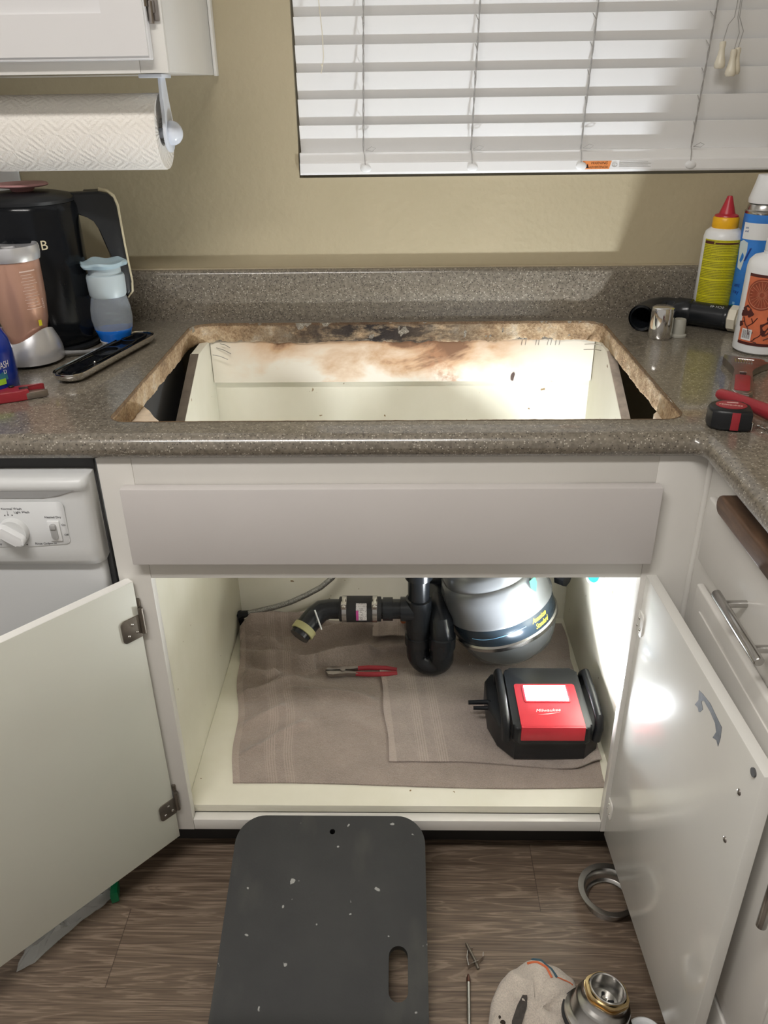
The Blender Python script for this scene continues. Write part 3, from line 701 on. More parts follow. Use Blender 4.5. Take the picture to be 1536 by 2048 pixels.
# warning label on the rail
lx0, lz0, ly = .3665, 1.2020, .6462
mb = MB(); mb.prism([(lx0+.002, 1.2008), (lx0+.054, 1.2008), (lx0+.058, 1.2155), (lx0+.002, 1.2155)], ly-.0004, ly+.0003, xf=XZ)
wl_ = part('warning_label', mb, OLABEL, bl, smooth=False, label='orange warning sticker')
mb = MB(); mb.text('WARNING', .0068, flat(lx0+.017, 1.2095, ly-.0003), .0001, .3); mb.text('ADVERTENCIA', .0060, flat(lx0+.0145, 1.2025, ly-.0003), .0001, .3, width=.92)
mb.prism([(lx0+.007, 1.203), (lx0+.0145, 1.203), (lx0+.0115, 1.211)], ly-.0007, ly-.0003, xf=XZ)
part('label_text', mb, M('black_ink', (.03, .012, .008), .5), wl_, smooth=False)
mb = MB(); mb.tube([(lx0+.064+.005*cos(a_), ly-.0003, 1.208+.0035*sin(a_)) for a_ in [2*pi*k/20 for k in range(21)]], .0004, 5)
mb.text('UL', .004, flat(lx0+.0615, 1.2065, ly-.0003), .0001)
for k in range(4): mb.box(lx0+.073, lx0+.135-.006*(k % 2), ly-.0004, ly, 1.2042+.0028*k, 1.2049+.0028*k)
part('small_print', mb, M('pale_grey_ink', (.45, .44, .42), .6), bl, smooth=False)

# ================================================================ THINGS ON THE COUNTER, LEFT
def rot_to(u):
    u = Vector(u).normalized(); return Vector((0, 0, 1)).rotation_difference(u).to_matrix().to_4x4()
# kettle
kx_, ky_ = -.671, .470; XK = T(kx_, ky_, ZC)
k = thing('electric_kettle', 'black electric kettle with cream trimmed handle, at left by the wall', 'kettle', (kx_, ky_, ZC))
part('base', MB(XK).lathe([(0, .0003), (.088, .0003), (.092, .004), (.092, .008), (.086, .011), (0, .0112)]), BLACKM, k)
part('body', MB(XK).lathe([(0, .0115), (.084, .0115), (.0885, .018), (.0895, .06), (.089, .2), (.0885, .25), (.087, .258), (.084, .262), (0, .2622)], seg=64), BLACKP, k)
part('lid', MB(XK).lathe([(.085, .2624), (.086, .268), (.080, .274), (.055, .279), (0, .281)]), BLACKM, k)
part('lid_knob', MB(XK).lathe([(.018, .2800), (.022, .286), (.044, .289), (.0465, .2910), (.044, .294), (0, .2945)]), PINK, k, label='dull pink lid knob')
KR = T(kx_, ky_, 0, radians(25))
def kmap(c): return KR @ Vector(((c[0]+.662)*.97, c[1]-.452, c[2]-.008-(1.19-c[2])*.07))
ho_ = [(-.592, 1.192), (-.530, 1.192), (-.512, 1.188), (-.503, 1.180), (-.499, 1.166), (-.4975, 1.10), (-.494, 1.035), (-.496, 1.018), (-.505, 1.008), (-.515, 1.016), (-.519, 1.035), (-.525, 1.085), (-.532, 1.130), (-.541, 1.147), (-.556, 1.157), (-.592, 1.160)]
part('handle', MB().prism(ho_, -.467, -.437, .006, xf=Matrix(((1, 0, 0, 0), (0, 0, -1, 0), (0, 1, 0, 0), (0, 0, 0, 1))), seg=3).map(kmap), BLACKM, k)
tp_ = [(-.528, .452, 1.1935), (-.512, .452, 1.190), (-.502, .452, 1.1815), (-.4975, .452, 1.167), (-.496, .452, 1.10), (-.4925, .452, 1.035), (-.4945, .452, 1.017), (-.505, .452, 1.007)]
part('handle_trim', MB().tube(tp_, .0042, 10, sq=1.0).map(kmap), CREAMT, k, label='cream handle trim')
part('lid_button', MB().box(-.553, -.518, .466, .49, 1.172, 1.192, .003).map(kmap), BLACKM, k)
mb = MB(); mb.text('B', .023, cylmap(XK, .0892, .53, .190), .0003, 0); part('printed_letter', mb, CREAMT, k, smooth=False)
# cord of the blender
bt_x, bt_y = -.664, .352; XB = T(bt_x, bt_y, ZC)
bd_ = thing('personal_blender', 'pink copper personal blender on silver base, in front of kettle', 'blender', (bt_x, bt_y, ZC))
mb = MB(XB); rr = []; SG = 64
for kk, (r, z) in enumerate([(.048, .006), (.056, .0065), (.0575, .012), (.056, .030), (.0525, .045), (.049, .056), (.0455, .066), (.0425, .066), (.041, .045), (.038, .035)]):
    ring = []
    for i in range(SG):
        a = 2*pi*i/SG; wv = .5+.5*cos(2*(a-1.25)); zz = z
        if z > .028: zz = .028+(z-.028)*(.42+.58*wv)
        ring.append((r*sin(a), -r*cos(a), zz))
    rr.append(ring)
mb.rings(rr, True, True); part('motor_base', mb, SILVER, bd_)
part('rubber_foot', MB(XB).lathe([(0, .0003), (.045, .0003), (.047, .006), (0, .0065)]), RUBBER, bd_)
part('cup', MB(XB).lathe([(0, .036), (.030, .036), (.034, .050), (.0415, .080), (.0448, .120), (.0455, .160), (.0455, .186), (.044, .1865), (0, .1866)], seg=56), COPPER, bd_)
part('cup_lid', MB(XB).lathe([(.046, .182), (.0480, .183), (.0495, .190), (.0495, .202), (.0480, .207), (.045, .207), (.043, .203), (.012, .2025), (.010, .205), (0, .205)], seg=56), SILVER, bd_)
mb = MB(XB)
for j in range(13):
    z = .166-.0052*j; patch(mb, Matrix.Identity(4), .0457, .62+.03*(j % 3), 1.25-.06*((j*7) % 4), z, z+(.0022 if j == 0 else .0009), 6, .0002)
mb.text('SAFETY', .0055, lambda x, y, h=0: Vector(((.0456+h)*sin(1.32+y/.0456), -(.0456+h)*cos(1.32+y/.0456), .118-x)), .0001)
part('printed_text', mb, COPINK, bd_, smooth=False)
mb = MB(XB); patch(mb, Matrix.Identity(4), .0435, .98, 1.12, .072, .082, 4, .0006); part('yellow_mark', mb, YPL, bd_, smooth=False)
part('power_cord', MB().tube([(-.612, .372, ZC+.010), (-.600, .375, ZC+.010), (-.580, .392, ZC+.006), (-.562, .415, ZC+.004), (-.560, .435, ZC+.004), (-.60, .385+.17, ZC+.004)], [.005, .0036, .0034, .0034, .0034, .0034], 12), M('grey_power_cord', (.22, .22, .22), .4), bd_)
# squeeze bottle with blue liquid
wx, wy = -.545, .464; XW = T(wx, wy, ZC)
sb = thing('squeeze_bottle', 'clear curvy bottle holding blue liquid under a frilled frosted cap', 'bottle', (wx, wy, ZC))
pf = [(.0354, .0335), (.0355, .034), (.0385, .052), (.0375, .070), (.034, .086), (.0315, .096), (.0315, .099), (0, .0995)]
part('bottle_body', MB(XW).lathe(pf, seg=48), CLEARB, sb)
part('blue_liquid', MB(XW).lathe([(0, .0105), (.0282, .0107), (.0300, .016), (.0330, .025), (.0355, .0333), (.0354, .0336), (0, .0337)], seg=48), BLUEL, sb)
part('bottle_base', MB(XW).lathe([(0, .0002), (.0245, .0002), (.0272, .004), (.0295, .0105), (0, .011)], seg=40), M('milky_base', (.6, .6, .58), .4), sb)
mb = MB(XW); mb.lathe([(.032, .094), (.034, .098), (.0348, .112), (.0350, .130), (.0335, .134), (.0300, .135), (.0300, .148), (0, .1485)], seg=48); part('cap', mb, CAPB, sb)
rr = []
for r, z in ((.029, .146), (.040, .150), (.0425, .154), (.041, .158), (.030, .157), (.012, .154), (.001, .153)):
    rr.append([(r*(1+.05*sin(7*a)*(r > .03))*sin(a), -r*(1+.05*sin(7*a)*(r > .03))*cos(a), z+.0018*sin(5*a+1)*(r > .03)) for a in [2*pi*i/70 for i in range(70)]])
part('frilled_top', MB(XW).rings(rr, False, True), M('frosted_blue_rim', (.50, .66, .74), .3, trans=.2), sb)
# chrome deck plate upside down
tx, ty, ta = -.526, .355, radians(76.5)
XT = T(tx, ty, ZC, ta)
tr = thing('faucet_deck_plate', 'chrome faucet deck plate lying upside down showing its black underside', 'deck plate', (tx, ty, ZC), ta)
def stad(L, W, n=12): return arc(L/2-W/2, 0, W/2, -pi/2, pi/2, n)+arc(-L/2+W/2, 0, W/2, pi/2, 1.5*pi, n)
mb = MB(XT); rr = []
for L, W, z in ((.245, .034, .0006), (.268, .046, .003), (.282, .055, .009), (.287, .0585, .016), (.286, .0575, .0175), (.281, .0535, .0165), (.279, .052, .012)): rr.append([(x, y, z) for x, y in stad(L, W)])
mb.rings(rr); part('chrome_shell', mb, CHROME, tr)
mb = MB(XT); mb.prism(stad(.278, .0505), .0118, .0150, .001)
for (x, y, l, w_) in ((-.10, 0, .045, .026), (.0, .0, .05, .03), (.095, 0, .05, .028)):
    mb.plate([(a+x, b+y) for a, b in stad(l+.008, w_+.008)], [[(a+x, b+y) for a, b in stad(l, w_)][::1]], .0148, .0185)
mb.tube([(-.13, .012, .016), (-.05, .019, .0175), (.05, .017, .0165), (.125, .012, .016)], .0018, 6)
mb.tube([(-.13, -.012, .016), (-.05, -.018, .0165), (.05, -.019, .0175), (.125, -.010, .016)], .0015, 6)
part('black_underside', mb, BLACKP, tr, label='glossy black ribbed plastic underside')
part('fixing_screw', MB(XT).cyl((-.068, -.017, .015), (-.068, -.017, .021), .003), CHROME, tr)
# blue dish spray bottle (mostly outside the frame)
dx_, dy_ = -.672, .18; XD = T(dx_, dy_, ZC)
db = thing('dish_soap_bottle', 'dark blue dish spray bottle cut off by the left edge', 'bottle', (dx_, dy_, ZC))
part('bottle_body', MB(XD).lathe([(0, .0004), (.050, .0004), (.0535, .005), (.0545, .03), (.054, .07), (.051, .088), (.043, .105), (.030, .117), (.016, .124), (.016, .14), (0, .14)], seg=56), DAWN, db)
part('trigger_cap', MB(XD).lathe([(.018, .126), (.019, .15), (.012, .17), (0, .172)]), WPLAST, db)
mb = MB(XD); patch(mb, Matrix.Identity(4), .0547, -.3, 1.22, .030, .088, 20, .0003, rfn=lambda z: .0547 if z < .07 else .0515); part('front_label', mb, DTEAL, db)
mb = MB(XD); mb.text('WASH', .0155, cylmap(Matrix.Identity(4), .0553, .84, .049), .0001, .1, width=.62); mb.text('D', .009, cylmap(Matrix.Identity(4), .0553, 1.10, .040), .0001); part('label_text', mb, WINK, db, smooth=False)
mb = MB(XD); patch(mb, Matrix.Identity(4), .0551, .2, 1.12, .024, .033, 12, .0003); part('green_stripe', mb, LGREEN, db)
# red folding tool
XRt = T(-.6, .150, ZC, radians(27))
rt = thing('folding_knife', 'red folding utility knife lying at the left edge of the counter', 'knife', mat=XRt)
mb = MB(XRt); mb.prism([(-.11, -.012), (.0, -.012), (.012, -.010), (.012, .001), (.002, .004), (.002, .009), (.034, .010), (.037, .014), (.033, .018), (.0, .020), (-.03, .016), (-.11, .014)], .0005, .017, .002); part('handle', mb, RED, rt)
mb = MB(XRt); mb.prism([(.0, -.011), (.034, -.010), (.040, -.006), (.036, .001), (.012, .003), (.0, .002)], .0008, .012, .0015); part('blade_holder', mb, DSTEEL, rt, label='dark metal blade holder')
part('lock_lever', MB(XRt).box(-.002, .012, -.004, .008, .010, .0175, .001).sphere((-.012, .014, .0185), .004, (1.2, 1, .6), 14), BLACKM, rt)

# ================================================================ THINGS ON THE COUNTER, RIGHT
# ant bait / glue bottle
yx, yy_ = .646, .592; XY_ = T(yx, yy_, ZC)
yb = thing('squeeze_powder_bottle', 'white squeeze bottle with yellow label and red pointed nozzle', 'bottle', (yx, yy_, ZC))
part('bottle_body', MB(XY_).lathe([(0, .0005), (.034, .0005), (.0365, .004), (.0365, .17), (.034, .180), (.026, .187), (0, .188)], seg=48), WPLAST, yb)
mb = MB(XY_); patch(mb, Matrix.Identity(4), .0367, -1.35, .95, .010, .168, 30, .0003); part('label', mb, YLAB, yb, label='yellow label with dense dark print')
mb = MB(XY_)
for j, z in enumerate((.060, .092, .113, .128, .140, .036, .028, .020)): patch(mb, Matrix.Identity(4), .0371, -1.3+.5*(j in (4,)), .93, z, z+.0017, 16, .0002)
part('label_lines', mb, YPL, yb)
mb = MB(XY_); patch(mb, Matrix.Identity(4), .0371, -1.3, -.75, .160, .165, 8, .0002); patch(mb, Matrix.Identity(4), .0371, -.68, .6, .1605, .1635, 12, .0002); part('label_header', mb, DRED, yb)
part('collar', MB(XY_).lathe([(.023, .186), (.0245, .188), (.0245, .205), (.022, .208), (0, .208)]), YCOL, yb)
part('nozzle', MB(XY_).lathe([(.0225, .208), (.0215, .2105), (.0150, .213), (.0052, .243), (.0045, .245), (0, .2452)]), RCAP, yb)
# aerosol can
I4c = Matrix.Identity(4)
def dens_(lp):
    o = []
    for i in range(len(lp)):
        a, b = Vector(lp[i]), Vector(lp[(i+1) % len(lp)]); o += [tuple(a.lerp(b, q/4)) for q in range(4)]
    return o
cx_, cy_ = .703, .562; XC = T(cx_, cy_, ZC)
ac = thing('aerosol_can', 'blue and white aerosol can with domed metal top beside yellow bottle', 'spray can', (cx_, cy_, ZC))
part('can_body', MB(XC).lathe([(0, .0003), (.032, .0003), (.0335, .003), (.0335, .215), (.0325, .218), (0, .2182)], seg=48), BLUEC, ac)
part('can_dome', MB(XC).lathe([(.0330, .217), (.0338, .219), (.0338, .222), (.031, .224), (.030, .230), (.026, .238), (.018, .243), (0, .2435)], seg=48), STEEL, ac)
mb = MB(XC); mb.lathe([(.0305, .236), (.0310, .243), (.024, .270), (.021, .285), (0, .287)]); part('spray_cap', mb, WPLAST, ac)
mb = MB(XC); patch(mb, Matrix.Identity(4), .0337, -1.4, .6, .172, .202, 20, .0003); part('white_band', mb, WPLAST, ac)
mb = MB(XC); mb.map(lambda c: c)
for lx_, lz_, st in ((-1.25, .191, 'ant'), (-1.25, .185, 'and')): mb.text(st, .006, cylmap(Matrix.Identity(4), .0341, lx_, lz_), .0001)
mb.text('ant', .011, cylmap(Matrix.Identity(4), .0341, -1.33, .082), .0001); mb.text('ray', .011, cylmap(Matrix.Identity(4), .0341, -1.33, .069), .0001)
mb.text('l', .036, cylmap(Matrix.Identity(4), .0343, -1.05, .132), .0001, .35)
part('can_print', mb, NAVY, ac, smooth=False)
mb = MB(XC); CP = cylmap(I4c, .0338, -1.0, 0); pp_ = dens_([(-.012, .118), (-.002, .114), (.004, .150), (.003, .166), (-.008, .170), (-.018, .165)]); mb.rings([[tuple(CP(x, y, d)) for x, y in pp_] for d in (0, .0003)]); part('white_panel', mb, M('pale_panel', (.62, .72, .76), .3), ac)
mb = MB(XC)
for j in range(7): patch(mb, Matrix.Identity(4), .0338, -1.4+.03*j, -1.05+.22*(j % 3), .012+.006*j, .0165+.006*j, 6, .0003)
part('mint_print', mb, LBLUE, ac)
part('mint_leaf_print', MB(XC).rings([[tuple(cylmap(Matrix.Identity(4), .0342, -1.22, .036)(.006*cos(a)*(1+.3*sin(3*a)), .011*sin(a), d)) for a in [2*pi*i/20 for i in range(20)]] for d in (0, .0003)]), M('dark_green_print', (.01, .16, .12), .4), ac)
# pump bottle
px_, py_ = .6705, .395; XP = T(px_, py_, ZC)
pb = thing('pump_soap_bottle', 'white soap bottle with orange fruit label at the right edge', 'bottle', (px_, py_, ZC))
part('bottle_body', MB(XP).lathe([(0, .0005), (.040, .0005), (.0445, .004), (.045, .01), (.045, .150), (.043, .160), (.036, .168), (.022, .172), (.022, .176), (0, .1762)], seg=56), WPLAST, pb)
part('neck_collar', MB(XP).lathe([(.020, .176), (.0215, .178), (.0215, .196), (.014, .200), (.008, .201), (.008, .218), (0, .218)]), WPLAST, pb)
mb = MB(XP); patch(mb, Matrix.Identity(4), .0452, -1.32, 1.0, .020, .140, 34, .0003); lab = part('fruit_label', mb, OLAB, pb, label='orange label with citrus and berry drawing')
def cart(fn_): return MB(XP).map(fn_)
I4 = Matrix.Identity(4); CM = cylmap(I4, .0456, -.74, 0)
mb = MB(XP)
patch(mb, I4, .0455, -1.32, 1.0, .137, .142, 30, .0003); patch(mb, I4, .0455, -1.32, 1.0, .018, .023, 30, .0003)
def blot(cx, cz, r, seg=20, sq=1.0, wob=.12, ph=0):
    pts = [(cx+r*(1+wob*sin(3*a+ph))*cos(a), cz+r*sq*(1+wob*cos(4*a+ph))*sin(a)) for a in [2*pi*i/seg for i in range(seg)]]
    mb.rings([[tuple(CM(x, y, d)) for x, y in pts] for d in (0, .0003)])
for a, b, r, p_ in ((-.018, .078, .0085, 0), (-.024, .072, .006, 2), (-.010, .073, .006, 1), (-.006, .040, .006, .5), (.022, .050, .012, 1), (.028, .072, .009, 2), (-.026, .052, .0045, 1)): blot(a, b, r, wob=.2, ph=p_)
def vein(pts, r=.0007): mb.tube([tuple(CM(x, y, .0006)) for x, y in pts], r, 5)
for pts in (((-.022, .066), (-.016, .054), (-.009, .047), (-.006, .036)), ((-.012, .050), (-.002, .058), (.004, .068)), ((-.002, .058), (-.006, .066)), ((-.02, .058), (-.029, .056)), ((.004, .03), (.012, .036), (.018, .046)), ((.006, .030), (.0, .026), (.01, .024)), ((.02, .03), (.028, .034), (.034, .044))): vein(pts, .0009)
part('dark_drawing', mb, DRED, pb, smooth=False)
mb = MB(XP)
pts = [(.004+.028*cos(a), .108+.027*sin(a)) for a in [2*pi*i/40 for i in range(40)]]
cq = (.004, .108); mb.rings([[tuple(CM(cq[0]+(x-cq[0])*f, cq[1]+(y-cq[1])*f, d)) for x, y in pts] for f, d in ((1, 0), (1, .0003), (.8, .0003), (.6, .0003), (.4, .0003), (.2, .0003), (.02, .0003))], False); part('citrus_slice', mb, ORNG, pb)
mb = MB(XP)
for j in range(22):
    a = 2*pi*j/22; vein(((.004+.004*cos(a), .108+.004*sin(a)), (.004+.022*cos(a), .108+.0215*sin(a))), .00045)
mb.tube([tuple(CM(.004+.0245*cos(a),  .108+.0238*sin(a), .0006)) for a in [2*pi*i/40 for i in range(41)]], .0007, 5)
part('citrus_veins', mb, M('pale_orange', (.55, .20, .11), .5), pb)
mb = MB(XP); patch(mb, I4, .0458, -1.18, -.76, .026, .046, 8, .0003); bc = part('barcode_panel', mb, WINK, pb)
mb = MB(XP)
for j in range(13):
    a = -1.14+.027*j; patch(mb, I4, .0462, a, a+(.014 if j % 3 else .007), .029, .044, 1, .0001)
part('barcode_bars', mb, TEXTM, pb, smooth=False)
# chrome tube behind the pump bottle
ctb = part('chrome_tube', MB().tube([(.6865, .475, ZC+.0005), (.6865, .475, ZC+.182)], .0045, 16), CHROME); tag(ctb, 'thin upright chrome tube between spray can and soap bottle', 'tube')
# black elbow pipe
el = thing('drain_elbow_pipe', 'black plastic drain pipe with elbow lying on the counter corner', 'pipe', (.58, .55, ZC))
r_ = .0243; zc_ = ZC+.0262
E0, E1, E2 = Vector((.500, .545, zc_)), Vector((.545, .607, zc_)), Vector((.660, .520, zc_))
Pm = Vector((.548, .612, zc_))
pts = [(.4905, .532, zc_+.000), (.503, .553, zc_), (.515, .573, zc_), (.527, .588, zc_), (.543, .598, zc_), (.560, .597, zc_), (.578, .588, zc_)]
mb = MB(); mb.tube(pts, r_, 32, cap=False)
mb.tube([(.4885, .529, zc_), (.4895, .5305, zc_), (.506, .557, zc_), (.507, .5585, zc_)], [.0255, .0262, .0262, .0245], 32, cap=False)
mb.tube([(.4885, .529, zc_), (.4890, .5295, zc_), (.515, .573, zc_)], [.0255, .0205, .0200], 32, cap=False)
mb.tube([(.576, .589, zc_), (.5765, .5885, zc_), (.599, .5715, zc_), (.600, .571, zc_)], [.0243, .0262, .0262, .024], 32, cap=False)
part('elbow', mb, ABS, el)
mb = MB(); pd = Vector((.080, -.060, 0)).normalized(); a0 = Vector((.590, .578, zc_)); mb.tube([a0, a0+pd*.088], r_-.0012, 32)
mb.tube([a0+pd*.080, a0+pd*.083, a0+pd*.086], [.0238, .0243, .0238], 32, cap=False)
part('pipe', mb, ABS, el)
side = Vector((pd.y, -pd.x, 0)); 
def pipemap(x, y, h=0):
    ang = .95+y/.0232; rr_ = .0233+h
    return a0+pd*(.078-x)+side*(rr_*sin(ang)*-1 if False else rr_*cos(ang))+Vector((0, 0, rr_*sin(ang)))
mb = MB(); mb.text('SCH 40', .0085, pipemap, .0001); part('printed_text', mb, M('faded_white_ink', (.45, .45, .45), .6), el, smooth=False)
we = thing('pipe_end_fitting', 'white plastic fitting pressed against the black pipe end', 'pipe fitting', (.67, .50, ZC))
b0 = a0+pd*.0885; mb = MB(); mb.tube([b0, b0+pd*.002, b0+pd*.016, b0+pd*.017], [.023, .0255, .0255, .022], 8); part('hex_body', mb, IVORY, we, angle=30)
part('thread_stub', MB().tube([b0+pd*.0171, b0+pd*.030], .017, 24), IVORY, we)
# chrome cap and frosted plug
XCc = T(.5145, .482, ZC)
cc = part('chrome_cylinder_cap', MB(XCc).lathe([(0, .0003), (.0205, .0003), (.0218, .003), (.0222, .02), (.0218, .052), (.0205, .058), (.017, .0605), (0, .061)], seg=48), CHROME); tag(cc, 'shiny chrome cylinder cap standing behind the cutout corner', 'cap')
pg = part('plastic_plug', MB(T(.553, .490, ZC)).lathe([(0, .0003), (.0155, .0003), (.0155, .004), (.0125, .006), (.0115, .032), (.0105, .034), (0, .0342)]), M('frosted_plastic', (.50, .49, .43), .45, trans=.3)); tag(pg, 'small frosted plastic plug beside the chrome cylinder cap', 'plug')
# adjustable wrench
XWr = T(.613, .312, ZC, -.377) @ Matrix.Diagonal((1, 1.13, 1, 1))
wr = thing('adjustable_wrench', 'steel adjustable wrench with a red grip inset', 'wrench', mat=XWr)
ol = [(-.0325, .004), (-.034, -.012), (-.030, -.022), (-.0145, -.060), (-.0120, -.075), (-.0150, -.105), (-.0165, -.150), (-.0165, -.175), (-.011, -.186), (.011, -.186), (.0165, -.175), (.0165, -.150), (.0150, -.105), (.0125, -.075), (.0165, -.058), (.0300, -.034), (.0400, -.026), (.0400, -.018), (.0300, -.014), (.020, -.008), (-.008, -.004), (-.022, .000)]
part('wrench_body', MB(XWr).prism(ol, .0005, .0125, .0016), DSTEEL, wr)
mb = MB(XWr); mb.prism([(.002, -.012), (.030, -.014), (.034, -.006), (.026, .006), (.012, .010), (.004, .002)], .002, .011, .0012); part('movable_jaw', mb, STEEL, wr)
mb = MB(XWr)
for j in range(7): mb.tube([(-.014+.0042*j, -.020, .0128), (-.0125+.0042*j, -.036, .0128)], .0014, 8)
mb.tube([(-.010, -.0145, .0125), (.016, -.0155, .0125)], .0014, 8)
part('knurl_screw', mb, STEEL, wr)
mb = MB(XWr); mb.prism(rrect(-.0115, .0115, -.170, -.098, .004), .0120, .0136, .0008); part('red_inset', mb, RED, wr, label='red plastic grip inset')
mb = MB(XWr); mb.prism(rrect(-.0050, .0050, -.094, -.084, .001), .0122, .0131); part('hang_slot', mb, BLACKM, wr)
mb = MB(XWr); mb.box(-.0055, .0055, -.0835, -.081, .0122, .0135, .0004); mb.tube([(-.0135, -.172, .0125), (-.009, -.1815, .0125), (.009, -.1815, .0125), (.0135, -.172, .0125)], .0010, 8); part('bright_edge', mb, CHROME, wr)
part('handle_end', MB(XWr).prism(rrect(-.0105, .0105, -.215, -.187, .003), .0010, .0110, .0015), DSTEEL, wr)
# tape measure
XTa = T(.4805, .020, ZC, radians(-12)) @ Matrix.Diagonal((.84, .84, .84, 1))
ta_ = thing('tape_measure', 'black and red tape measure on the counter corner', 'tape measure', mat=XTa)
tl = [(-.035, -.010), (-.030, -.024), (-.016, -.031), (.012, -.031), (.033, -.029), (.035, -.020), (.035, .010), (.026, .026), (.008, .033), (-.014, .031), (-.029, .018), (-.035, .004)]
part('case', MB(XTa).prism(tl, .0005, .036, .005, seg=3), BLACKM, ta_)
mb = MB(XTa); mb.prism([(.002+.023*cos(a)*1.1, .002+.0195*sin(a)) for a in [2*pi*i/32 for i in range(32)]], .0355, .0372, .0006); part('red_face', mb, RED, ta_)
mb = MB(XTa); mb.text('Milwaukee', .0088, lambda x, y, h=0: Vector((-.019+x, -.001+y-.12*x, .0374+h)), .0001, .3); mb.box(-.004, .014, .010, .0125, .0373, .0376); part('printed_text', mb, COPINK, ta_, smooth=False)
mb = MB(XTa); mb.box(.000, .0135, -.0318, -.0295, .003, .034, .0006); part('red_side_stripe', mb, RED, ta_)
part('tape_hook', MB(XTa).box(.0345, .0365, -.026, -.012, .002, .016, .0004), CHROME, ta_)
# red cutter behind it
rk = thing('red_tool_handle', 'long red tool handle lying behind the tape measure', 'tool', (.53, .03, ZC))
mb = MB(); mb.tube([(.497, .112, ZC+.016), (.500, .108, ZC+.016), (.512, .088, ZC+.0165), (.530, .055, ZC+.0165), (.546, .022, ZC+.0155), (.562, -.018, ZC+.0148), (.580, -.062, ZC+.0142)], [.006, .0085, .0092, .0095, .0115, .0135, .0135], 20); part('grip', mb, RED, rk)
part('grip_stripe', MB().tube([(.545, .018, ZC+.0275), (.556, -.008, ZC+.0280)], .0016, 8), COPINK, rk)
kc_ = thing('key_chain', 'short chrome chain beside the tape measure', 'chain', (.53, -.03, ZC))
for j in range(6):
    c = Vector((.524+.0062*j, .0065-.0095*j-(.002 if j % 2 else 0), ZC+.0032)); d = Vector((.5, -.86, 0)); 
    if c.y < -.012: c.z -= .0002
    mb = MB(Matrix.Translation(c) @ Matrix.Rotation(radians(-60), 4, 'Z') @ Matrix.Rotation(radians(12 if j % 2 else -12), 4, 'X'))
    mb.tube([(.0065*cos(a), .0035*sin(a), 0) for a in [2*pi*i/16 for i in range(17)]], .0009, 8, cap=False); part('chain_link', mb, CHROME, kc_)

# ================================================================ INSIDE THE CABINET
FZ = .139
def sm(x): x = max(0, min(1, x)); return x*x*(3-2*x)
def cloth(nx, ny, left, right, front, back, zf, t=.0035):
    top = []
    for j in range(ny+1):
        v = j/ny; row = []
        for i in range(nx+1):
            u = i/nx
            y = front(u)+(back(u)-front(u))*v; xl = left(y); xr = right(y); x = xl+(xr-xl)*u
            row.append(Vector((x, y, zf(x, y, u, v))))
        top.append(row)
    return top
def cloth_obj(name, rows, mat, zb, uvx, parent=None):
    mb = MB(); ny = len(rows); nx = len(rows[0]); vs = []; fs = []
    for r in rows: vs += [tuple(p) for p in r]
    off = len(vs)
    for r in rows: vs += [(p.x, p.y, max(zb(p.x, p.y), p.z-.0035) if False else p.z-.0030) for p in r]
    for j in range(ny-1):
        for i in range(nx-1):
            a = j*nx+i; fs.append((a, a+1, a+nx+1, a+nx)); fs.append((off+a, off+a+nx, off+a+nx+1, off+a+1))
    edge = [i for i in range(nx)]+[j*nx+nx-1 for j in range(1, ny)]+[(ny-1)*nx+i for i in range(nx-2, -1, -1)]+[j*nx for j in range(ny-2, 0, -1)]
    for k in range(len(edge)):
        a, b = edge[k], edge[(k+1) % len(edge)]; fs.append((a, a+off, b+off, b))
    mb.add(vs, fs)
    return part(name, mb, mat, parent, angle=70, uv=uvx)
def lefte(y):
    P = [(.05, -.322), (.07, -.324), (.16, -.335), (.31, -.354), (.49, -.383), (.64, -.397)]
    for (a, b), (c, d) in zip(P, P[1:]):
        if y <= c: return b+(d-b)*(y-a)/(c-a)+.0035*sin(y*30)
    return P[-1][1]
FOLDS = [([(-.39, .475), (-.30, .440), (-.23, .425), (-.16, .435), (-.09, .455), (-.02, .475), (.06, .49)], .044, .0125),
         ([(-.26, .525), (-.19, .515), (-.12, .530), (-.04, .560)], .046, .014), ([(-.40, .56), (-.33, .575), (-.25, .57), (-.17, .585)], .052, .020),
         ([(-.38, .515), (-.33, .505), (-.28, .50)], .030, .010), ([(-.26, .345), (-.17, .335), (-.08, .318), (.0, .31)], .016, .009),
         ([(-.31, .150), (-.25, .195), (-.19, .250)], .013, .012), ([(-.36, .320), (-.31, .335), (-.26, .365), (-.20, .375)], .024, .011),
         ([(-.34, .225), (-.28, .26), (-.24, .30)], .013, .011), ([(-.10, .26), (-.05, .22), (-.03, .16)], .003, .012), ([(-.36, .39), (-.30, .385), (-.27, .40)], .024, .010)]
def pdist(x, y, P):
    best = 9; n = len(P)-1
    for k, ((a, b), (c, d)) in enumerate(zip(P, P[1:])):
        t_ = max(0, min(1, ((x-a)*(c-a)+(y-b)*(d-b))/((c-a)**2+(d-b)**2))); q = math.hypot(x-a-t_*(c-a), y-b-t_*(d-b))
        if q < best: best = q; tt = (k+t_)/n
    return best, tt
